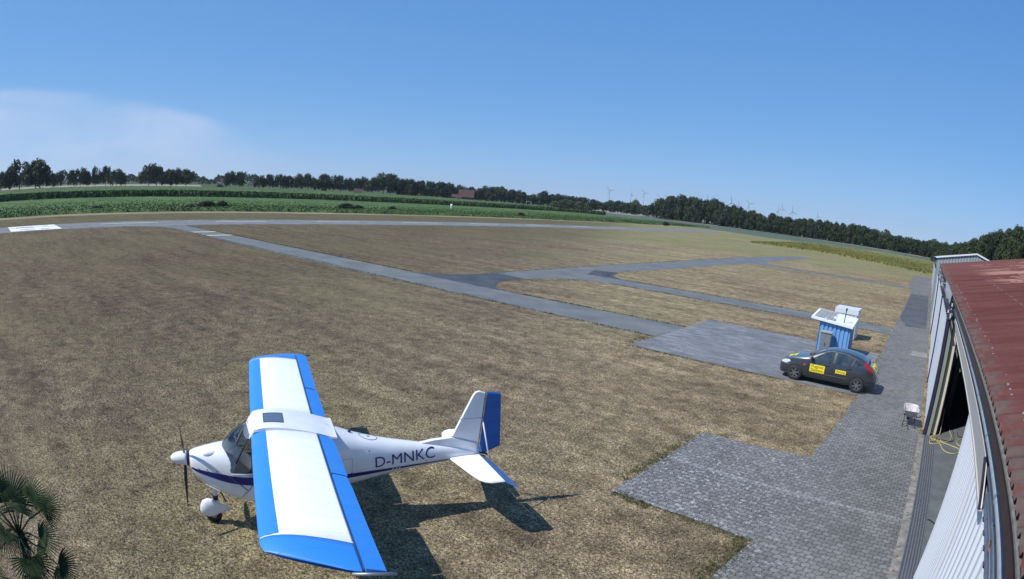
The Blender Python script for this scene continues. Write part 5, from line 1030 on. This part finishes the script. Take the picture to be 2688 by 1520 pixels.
sg = panel('magnetic_sign', [(-.42, 1.08), (.42, 1.08), (.42, .86), (-.42, .86)], M_YSIGN, bk, .014, lab='yellow sign on the tailgate'); tv, tf = text2d('Rettung', .17, .95); obj('lettering', drape(ctr, [(x, .97 + y) for x, y in tv], bk, .018), tf, M_INK, sg)
MB().tube([(1.95, .05, .30), (2.14, .05, .30), (2.17, .05, .42)], .018, 7).build('tow_hook', M_GALV, CAR, True); MB().tube([(.15, 0, 1.44), (.05, 0, 1.58)], .004, 5).build('antenna', M_TRIM, CAR)
MB().tube([(.20, -.20, 1.44), (-.02, -.58, 1.30)], .004, 4).build('aerial_lead', M_TRIM, CAR)

# ------------------------------------------------------------------ blue shed, steel cabinet, white container
M_SHED = metal_paint('blue_cladding', (.14, .33, .62), .5, .08); M_SHEDD = metal_paint('dark_blue_cladding', (.06, .13, .30), .55, .1)
SH = thing('blue_shed', 'small light blue corrugated shed with a white pent roof behind the dark car', 'shed', (-4.3, 31.5, 0), 0)
def spart(o): o.parent = SH; o.matrix_parent_inverse = Matrix.Translation((4.3, -31.5, 0)); return o
sx0, sx1, sy0, sy1 = -5.22, -3.60, 31.15, 32.75
def shz(x, y): return 1.655 - .085 * (x - sx0) + .10 * (y - sy0)
def wall_x(y, x0, x1, per=.215, dep=.05, d=-1):
    xs_ = []; x = x0
    while x < x1 - .01:
        for t, q in ((0, 1), (.12, 0), (.30, 0), (.42, 1)):
            if x + t * per < x1: xs_.append((x + t * per, q))
        x += per
    xs_.append((x1, 1)); v = []
    for x, q in xs_: v += [(x, y + d * dep * q, .0), (x, y + d * dep * q, shz(x, y))]
    return v, [(2 * i, 2 * i + 2, 2 * i + 3, 2 * i + 1) for i in range(len(xs_) - 1)]
v, f = wall_x(sy0, sx0, sx1); spart(obj('front_wall', v, f, M_SHED))
spart(MB().add([(sx1, sy0 - .05, 0), (sx1, sy1, 0), (sx1, sy1, shz(sx1, sy1)), (sx1, sy0 - .05, shz(sx1, sy0))], [(0, 1, 2, 3)]).add([(sx0, sy0 - .05, 0), (sx0, sy1, 0), (sx0, sy1, shz(sx0, sy1)), (sx0, sy0 - .05, shz(sx0, sy0))], [(3, 2, 1, 0)]).add([(sx0, sy1, 0), (sx1, sy1, 0), (sx1, sy1, shz(sx1, sy1)), (sx0, sy1, shz(sx0, sy1))], [(3, 2, 1, 0)]).build('side_walls', M_SHEDD, recalc=False))
rx0, rx1, ry0, ry1 = -5.68, -3.48, 30.95, 32.95; rz = lambda x, y: shz(x, y) + .015
rfm = MB(); q = [(rx0, ry0), (rx1, ry0), (rx1, ry1), (rx0, ry1)]; rfm.add([(x, y, rz(x, y)) for x, y in q] + [(x, y, rz(x, y) + .10) for x, y in q], [(3, 2, 1, 0), (4, 5, 6, 7), (0, 1, 5, 4), (1, 2, 6, 5), (2, 3, 7, 6), (3, 0, 4, 7)])
spart(rfm.build('pent_roof', mat('roof_white', (.74, .76, .76), .45, var=.08, vscale=3)))
sl2 = MB()
for i in range(7):
    yy = ry0 + .22 + i * .25; x1_ = rx1 - .95 - .04 * i + random.uniform(-.15, .1); sl2.add([(rx0 + .12, yy, rz(rx0 + .12, yy) + .112), (x1_, yy, rz(x1_, yy) + .112), (x1_, yy + .13, rz(x1_, yy + .13) + .112), (rx0 + .12, yy + .13, rz(rx0 + .12, yy + .13) + .112)], [(0, 1, 2, 3)])
spart(sl2.build('roof_slats', mat('weathered_slats', (.10, .11, .12), .7, var=.3), recalc=False))
spart(MB().tube([(-4.02, 31.3, rz(-4.02, 31.3) + .1), (-3.98, 31.3, 2.42)], .022, 7).tube([(-3.985, 31.3, 2.28), (-3.98, 31.3, 2.40)], .045, 8).build('roof_post', M_NAVY)); spart(MB().box(-5.0, -4.86, 31.0, 31.14, 1.70, 1.80).build('roof_lamp', mat('lamp_pinkish', (.6, .5, .55), .4)))
CB = thing('steel_cabinet', 'narrow grey steel cabinet leaning before the blue shed', 'cabinet', (-4.72, 30.7, 0), 0)
cbm = MB().box(-.27, .27, -.19, .21, .03, 1.17).build('cabinet_body', mat('cabinet_grey', (.19, .21, .22), .45, .2, var=.12), CB); bevel(cbm, .01); MB().box(-.31, .31, -.24, .25, 1.172, 1.225).build('cabinet_lid', mat('lid_grey', (.33, .36, .36), .5), CB); MB().box(-.245, .245, -.20, -.192, .08, 1.13).build('cabinet_door', MATS['cabinet_grey'], CB)
MB().box(-.02, .02, -.215, -.2, .55, .68).build('handle', M_NAVY, CB)
WB = thing('white_container', 'white ribbed container behind the blue shed', 'container', (-4.62, 37.4, 0), 0)
M_CWH = metal_paint('container_white', (.60, .66, .70), .45, .06); cw = MB(); cw.box(-.72, .62, -.48, .95, .02, 1.45).build('container_body', M_CWH, WB)
cr_ = MB()
for i in range(6): cr_.box(-.69 + i * .225, -.53 + i * .225, -.53, -.478, .06, 1.42)
cr_.build('front_ribs', M_CWH, WB); MB().box(-.77, .67, -.56, 1.0, 1.45, 1.74).build('container_lid', M_CWH, WB)

# ------------------------------------------------------------------ wheelbarrow
WBR = thing('wheelbarrow', 'old wheelbarrow with a cement crusted pale tray beside the hangar door leaves', 'wheelbarrow', (.28, 21.75, 0), math.radians(5))
M_TRAY = mat('cement_crust', (.36, .35, .36), .85, col2=(.60, .58, .58), vscale=7, bump=.5, bscale=20)
tr_o = [(-.27, -.40), (.27, -.40), (.31, -.1), (.27, .42), (.1, .50), (-.1, .50), (-.27, .42), (-.31, -.1)]; tr_i = [(x * .62, y * .62 + .03) for x, y in tr_o]
n = 8; v = [(x, y, .60 + (.05 if y > .3 else 0)) for x, y in tr_o] + [(x * .94, y * .94, .60 + (.05 if y > .3 else 0)) for x, y in tr_o] + [(x, y, .37) for x, y in tr_i] + [(x * .99, y, .35) for x, y in tr_i]
f = [(i, (i + 1) % n, n + (i + 1) % n, n + i) for i in range(n)] + [(n + i, n + (i + 1) % n, 2 * n + (i + 1) % n, 2 * n + i) for i in range(n)] + [(i, 3 * n + i, 3 * n + (i + 1) % n, (i + 1) % n) for i in range(n)] + [tuple(range(2 * n, 3 * n)), tuple(range(4 * n - 1, 3 * n - 1, -1))]
obj('tray', v, f, M_TRAY, WBR, recalc=True)
fm = MB()
for s in (-1, 1): fm.tube([(s * .30, -.95, .62), (s * .27, -.45, .45), (s * .17, .2, .34), (s * .06, .72, .22)], .017, 8); fm.tube([(s * .22, -.28, .42), (s * .26, -.42, .02), (s * .24, -.2, .02), (s * .19, .02, .36)], .014, 7)
fm.tube([(-.22, -.3, .2), (.22, -.3, .2)], .012, 6); fm.build('frame', M_NAVY, WBR, True)
for s in (-1, 1): MB().tube([(s * .30, -.95, .62), (s * .305, -.82, .58)], .026, 8).build('grip', M_BLACK, WBR, True)
MB().lathe([(.1, -.035), (.18, -.04), (.20, 0), (.18, .04), (.1, .035)], (0, .76, .20), 'x', 22).build('wheel', M_BLACK, WBR, True)

# ------------------------------------------------------------------ hose, cables, small things on the ground
M_HOSE = mat('yellow_hose', (.46, .39, .17), .5)
def smooth_path(P, k=8, z=0):
    out = []; n = len(P)
    for i in range(n - 1):
        p0, p1, p2, p3 = [np.array(P[max(0, min(n - 1, j))], float) for j in (i - 1, i, i + 1, i + 2)]
        for t in np.linspace(0, 1, k, endpoint=False): out.append(tuple(.5 * ((2 * p1) + (-p0 + p2) * t + (2 * p0 - 5 * p1 + 4 * p2 - p3) * t * t + (-p0 + 3 * p1 - 3 * p2 + p3) * t ** 3)))
    out.append(tuple(P[-1])); return [p if len(p) == 3 else (p[0], p[1], z) for p in out]
HO = thing('garden_hose', 'long yellow hose lying in loops in the open hangar doorway', 'hose', (1.8, 20.4, 0))
hp = MB(); zf = .042
hp.tube(smooth_path([(1.56, 21.6, .9), (1.58, 21.45, .4), (1.58, 21.3, .045), (1.40, 20.95, zf), (1.22, 20.85, zf), (1.28, 20.62, zf), (1.55, 20.78, zf), (1.65, 20.5, zf + .02), (1.54, 20.19, zf), (1.27, 20.05, zf), (1.2, 20.25, zf), (1.38, 20.5, zf + .02), (1.62, 20.2, zf), (1.73, 19.72, zf), (1.92, 19.47, zf), (2.19, 19.47, zf), (2.4, 19.78, zf), (2.36, 20.09, zf), (2.14, 20.22, zf), (1.81, 20.30, zf + .02), (1.60, 20.42, zf)]), .016, 7)
hp.tube(smooth_path([(2.02, 22.6, zf), (2.03, 21.8, zf), (2.09, 21.27, zf), (2.0, 20.75, zf), (1.81, 20.50, zf), (1.52, 20.45, zf + .03), (1.30, 20.3, zf + .03)]), .016, 7)
hp.tube(smooth_path([(2.9, 21.6, zf), (2.59, 21.38, zf), (2.34, 20.93, zf), (2.34, 20.55, zf), (2.53, 20.35, zf), (2.9, 20.2, zf)]), .016, 7)
o = hp.build('hose', M_HOSE, None, True); o.parent = HO; o.matrix_parent_inverse = Matrix.Translation((-1.8, -20.4, 0))
tag(MB().tube(smooth_path([(2.15, 22.2, zf), (2.2, 21.17, zf), (2.08, 20.72, zf), (1.75, 20.62, zf + .03), (1.45, 20.68, zf + .03)]), .012, 6).tube(smooth_path([(2.36, 22.0, zf), (2.40, 21.5, zf), (2.69, 21.5, zf), (3.0, 21.7, zf)]), .012, 6).build('black_cable', M_BLACK, smooth=True), 'black cable lying under the yellow hose in the doorway', 'cable')
tag(MB().tube(smooth_path([(1.44, 14.06, .034), (1.50, 14.05, .05), (1.58, 14.0, .034), (1.68, 13.89, .034), (1.80, 13.86, .034)]), .02, 7).build('dark_strap', M_BLACK, smooth=True), 'short dark strap lying on the floor beside the closed door leaf', 'strap')
tag(MB().tube(smooth_path([(-1.35, 26.1, .03), (-1.09, 26.21, .028), (-.4, 26.66, .028), (.17, 27.54, .028), (.47, 29.13, .028), (.84, 30.9, .03)]), .010, 5).build('ground_cable', mat('dull_tan', (.26, .24, .17), .8), smooth=True), 'thin tan cable running over the paving from the car to the hangar', 'cable')
sheet('inspection_cover', [(-.33, 35.5), (.74, 35.62), (.74, 37.3), (-.26, 37.2)], .026, mat('cover_concrete', (.22, .215, .20), .9, var=.2, vscale=2, coords='World'))
o = MB().bar((-.35, 35.45, .03), (.74, 35.58, .03), .05, .012).build('cover_edge', mat('edge_dark', (.09, .09, .085), .9)); tag(o, kind='structure')
# weeds at the foot of the doors
# ------------------------------------------------------------------ fan palm in the lower left corner
M_PALM = leaf_material('palm_green', (.008, .022, .008), (.050, .085, .022)); M_PALMY = leaf_material('palm_yellowing', (.10, .075, .012), (.30, .20, .03))
PALM = thing('fan_palm', 'dark green fan palm at the lower left corner of the picture', 'palm', (-6.85, -.22, 0), 0)
def fan(c, axis, nrm, r, span=200, n=28, droop=.18, m=M_PALM, seed=0, par=PALM):
    rr = random.Random(seed); a = Vector(axis).normalized(); nn = Vector(nrm).normalized(); a = (a - nn * a.dot(nn)).normalized(); b = nn.cross(a); V = []; Fc = []; T = []
    for i in range(n):
        th = math.radians(-span / 2 + span * i / (n - 1)); d = a * math.cos(th) + b * math.sin(th); sd = nn.cross(d); L_ = r * (1 - .22 * abs(th) / math.radians(span / 2)) * rr.uniform(.9, 1.05); w0 = .003; w1 = r * .024
        base = len(V)
        for t, w in ((.04, w0), (.45, w1), (.75, w1 * .75), (1.0, .001)):
            p = Vector(c) + d * L_ * t + nn * (.06 * r * t - (droop * r * (t ** 2.4))) ; fold = nn * w * .7
            V += [tuple(p - sd * w + fold), tuple(p), tuple(p + sd * w + fold)]
        for k in range(3):
            q = base + 3 * k; Fc += [(q, q + 1, q + 4, q + 3), (q + 1, q + 2, q + 5, q + 4)]; tt = rr.uniform(.1, .8); T += [tt, tt]
    me = bpy.data.meshes.new('frond'); me.from_pydata(V, [], Fc); me.materials.append(m); at = me.attributes.new('tone', 'FLOAT', 'FACE'); at.data.foreach_set('value', T); o = bpy.data.objects.new('frond', me); COL.objects.link(o); o.parent = par; return o
PC = Vector((0, 0, 1.90))
PALM.location = (-6.88, -.10, 0); PC = Vector((0, 0, 2.08))
# base x, y, z, radius, blade-plane normal, spread, yellow
FR = [(-.02, .03, 2.52, .62, .75, -.1, .6, 190, 0), (.02, -.30, 2.55, .6, .7, .3, .6, 190, 0), (.02, .33, 2.55, .42, .7, -.3, .7, 200, 0), (-.10, .50, 2.32, .46, .5, -.35, .8, 200, 0), (-.16, .46, 2.26, .38, .2, -.3, .9, 160, 1),
      (.22, .30, 2.12, .50, .3, -.5, .8, 200, 0), (.10, .12, 2.44, .30, .6, .1, .8, 170, 0), (.62, -.18, 1.78, .72, .8, .1, .5, 170, 0), (.66, .14, 1.74, .60, .8, -.1, .5, 160, 0), (.80, .42, 1.58, .50, .75, -.2, .6, 150, 1),
      (-.3, -.45, 2.3, .55, .2, .3, .9, 190, 0), (-.55, .1, 2.2, .55, -.2, 0, 1, 190, 0), (.35, .45, 1.8, .5, .4, -.5, .7, 190, 0), (.1, -.1, 2.7, .4, .8, .2, .4, 170, 0)]
_rf = random.Random(5)
for _k in range(5):
    _a = _rf.uniform(0, 6.28); _q = _rf.uniform(.35, .62); _z = 2.1 + _rf.uniform(-.35, .42)
    FR.append((_q * math.cos(_a), _q * math.sin(_a), _z, _rf.uniform(.42, .6), .45 * math.cos(_a) + .35, .45 * math.sin(_a), .75, 205, 0))
for _x, _y, _z in ((.62, -.2, 1.5), (.78, .30, 1.35)): FR.append((_x, _y, _z, .55, .75, -.1, .65, 190, 1 if _y > .4 else 0))

for i, (ex, ey, ez, r, nx_, ny_, nz_, sp_, yel) in enumerate(FR):
    e = Vector((ex, ey, ez)); ax = (e - PC); o = fan(e, ax, (nx_, ny_, nz_), r * .86, sp_, 30, .24, M_PALMY if yel else M_PALM, i)
    mid = PC.lerp(e, .5) + Vector((0, 0, .05)); MB().tube([tuple(PC), tuple(mid), tuple(e)], [.016, .012, .009], 6).build('stalk', mat('palm_stalk', (.035, .055, .02), .6), o, True)
MB().tube([(0, 0, 0), (.02, 0, .7), (0, 0, 1.4), (0, 0, 2.1)], [.13, .12, .11, .09], 12).build('trunk', mat('palm_trunk', (.035, .025, .018), .95, var=.4, vscale=14, bump=1, bscale=30), PALM, True)
hb = MB()
for i in range(90):
    a = random.uniform(0, 6.28); z = random.uniform(1.3, 2.15); rr = random.uniform(.12, .26); hb.bar((.09 * math.cos(a), .09 * math.sin(a), z), (rr * math.cos(a), rr * math.sin(a), z + random.uniform(-.16, .14)), .008)
o = hb.build('trunk_fibre', mat('palm_fibre', (.07, .03, .03), .95), PALM); o['kind'] = 'stuff'

# ------------------------------------------------------------------ air
hz_ = MB().box(-6200, 6200, -1500, 6200, -1.0, 190).build('haze', bpy.data.materials.new('haze_air'))
hm = bpy.data.materials['haze_air']; hm.use_nodes = True; hm.node_tree.nodes.clear(); _o = hm.node_tree.nodes.new('ShaderNodeOutputMaterial'); _v = hm.node_tree.nodes.new('ShaderNodeVolumePrincipled')
_v.inputs['Color'].default_value = (.80, .90, 1, 1); _v.inputs['Density'].default_value = .00008; _v.inputs['Anisotropy'].default_value = .2; hm.node_tree.links.new(_v.outputs[0], _o.inputs['Volume'])
tag(hz_, 'thin bluish summer haze over the whole airfield', kind='stuff')

# ------------------------------------------------------------------ tufts along the edges of the paving
def tufts(name, label, spots, m, hmin, hmax, kind='stuff', blades=5):
    V = []; Fc = []
    for x, y, q in spots:
        for b in range(blades):
            a = random.uniform(0, 6.28); h = random.uniform(hmin, hmax) * q; w = random.uniform(.0022, .0048) * (1 + q * .4); bx, by = x + random.uniform(-.03, .03), y + random.uniform(-.03, .03); lx, ly = math.cos(a) * h * random.uniform(.2, .9), math.sin(a) * h * random.uniform(.2, .9); sx, sy = -math.sin(a) * w, math.cos(a) * w
            n0 = len(V); V += [(bx - sx, by - sy, 0), (bx + sx, by + sy, 0), (bx + lx * .5 + sx * .8, by + ly * .5 + sy * .8, h * .7), (bx + lx * .5 - sx * .8, by + ly * .5 - sy * .8, h * .7), (bx + lx, by + ly, h * random.uniform(.7, 1))]
            Fc += [(n0, n0 + 1, n0 + 2, n0 + 3), (n0 + 3, n0 + 2, n0 + 4)]
    return tag(obj(name, V, Fc, m), label, 'grass', kind=kind)
M_GREENT = mat('green_tuft', (.040, .060, .016), .8, col2=(.11, .125, .045), vscale=3, coords='World'); M_DRYT = mat('dry_tuft', (.12, .10, .07), .9, col2=(.34, .29, .21), vscale=5, coords='World')
sp_ = []
def along(a, b, n, wob, q=1, bias=0):
    for i in range(n):
        t = random.random(); x = a[0] + (b[0] - a[0]) * t; y = a[1] + (b[1] - a[1]) * t; d = random.gauss(0, wob); L_ = math.hypot(b[0] - a[0], b[1] - a[1]); nx_, ny_ = -(b[1] - a[1]) / L_, (b[0] - a[0]) / L_; sp_.append((x + nx_ * (d + bias), y + ny_ * (d + bias), q * random.uniform(.5, 1.2)))
along((-2.4, 9.0), (-2.3, 11.05), 420, .16, 1, .10); along((-5.5, 11.1), (-4.6, 11.0), 160, .08); along((-5.55, 11.8), (-5.5, 14.5), 300, .12, 1, .10); along((-5.5, 14.5), (-5.4, 16.2), 120, .1, .9, .08)
along((-4.3, 11.1), (-2.4, 11.0), 90, .04, .8); along((-12.3, 24.25), (-5.2, 24.25), 420, .06, .9, -.06); along((-12.35, 24.3), (-12.35, 27.2), 220, .2, 1, .16); along((-12.4, 27.0), (-30, 27.0), 120, .1, .9, 0); along((-12.3, 34.7), (-7, 34.5), 200, .06, .9)
along((-28.3, 34.5), (-26.0, 41.8), 300, .3, 1.1, -.35); along((-27.0, 50), (-25.9, 46.5), 200, .35, 1.1, -.45); along((-2.1, 17), (-2.0, 24), 160, .08, .8, .05); along((-2.1, 34), (-2.05, 42), 120, .15, .8, .1); along((-2.1, 46), (-2.3, 84), 200, .2, .9, .15)
for a_, b_, n_ in (((-79, 31.15), (-33.8, 31.0), 1500), ((-25.0, 30.85), (-12.3, 30.95), 500), ((-68, 27.6), (-12.5, 27.02), 1100), ((-24, 45.5), (-3, 45.45), 700), ((-23.5, 42.2), (-3, 42.0), 500), ((-31.1, 36), (-30.6, 95), 700), ((-79.0, 33), (-79.0, 120), 900), ((-79.0, 5), (-79.0, 24), 250), ((-21, 88.55), (-3, 88.1), 350)):
    along(a_, b_, n_, .045, 1.7)
for i in range(140): sp_.append((random.gauss(-7.6, .35), random.gauss(4.0, .35) - 1.0, .45))
tufts('edge_weeds', 'green weeds and grass creeping over the edges of the paving', sp_, M_GREENT, .02, .07)
sp_ = []
for i in range(52000):
    d = random.uniform(7.0, 30) if random.random() < .75 else random.uniform(30, 60); a = math.radians(random.uniform(-84, 8)); x, y = d * math.sin(a), d * math.cos(a)
    if x > -2.7 or (x > -5.7 and 11 < y < 16.4) or (x > -12.5 and 24.1 < y < 34.8) or (26.8 < y < 31.3) or (41.7 < y < 46.2) or (x < -25.3 and x > -31.6 and y > 31): continue
    sp_.append((x, y, 1 + d * .01))
tufts('dry_tufts', 'dry straw coloured tufts standing in the mown grass', sp_, M_DRYT, .018, .05, blades=3)
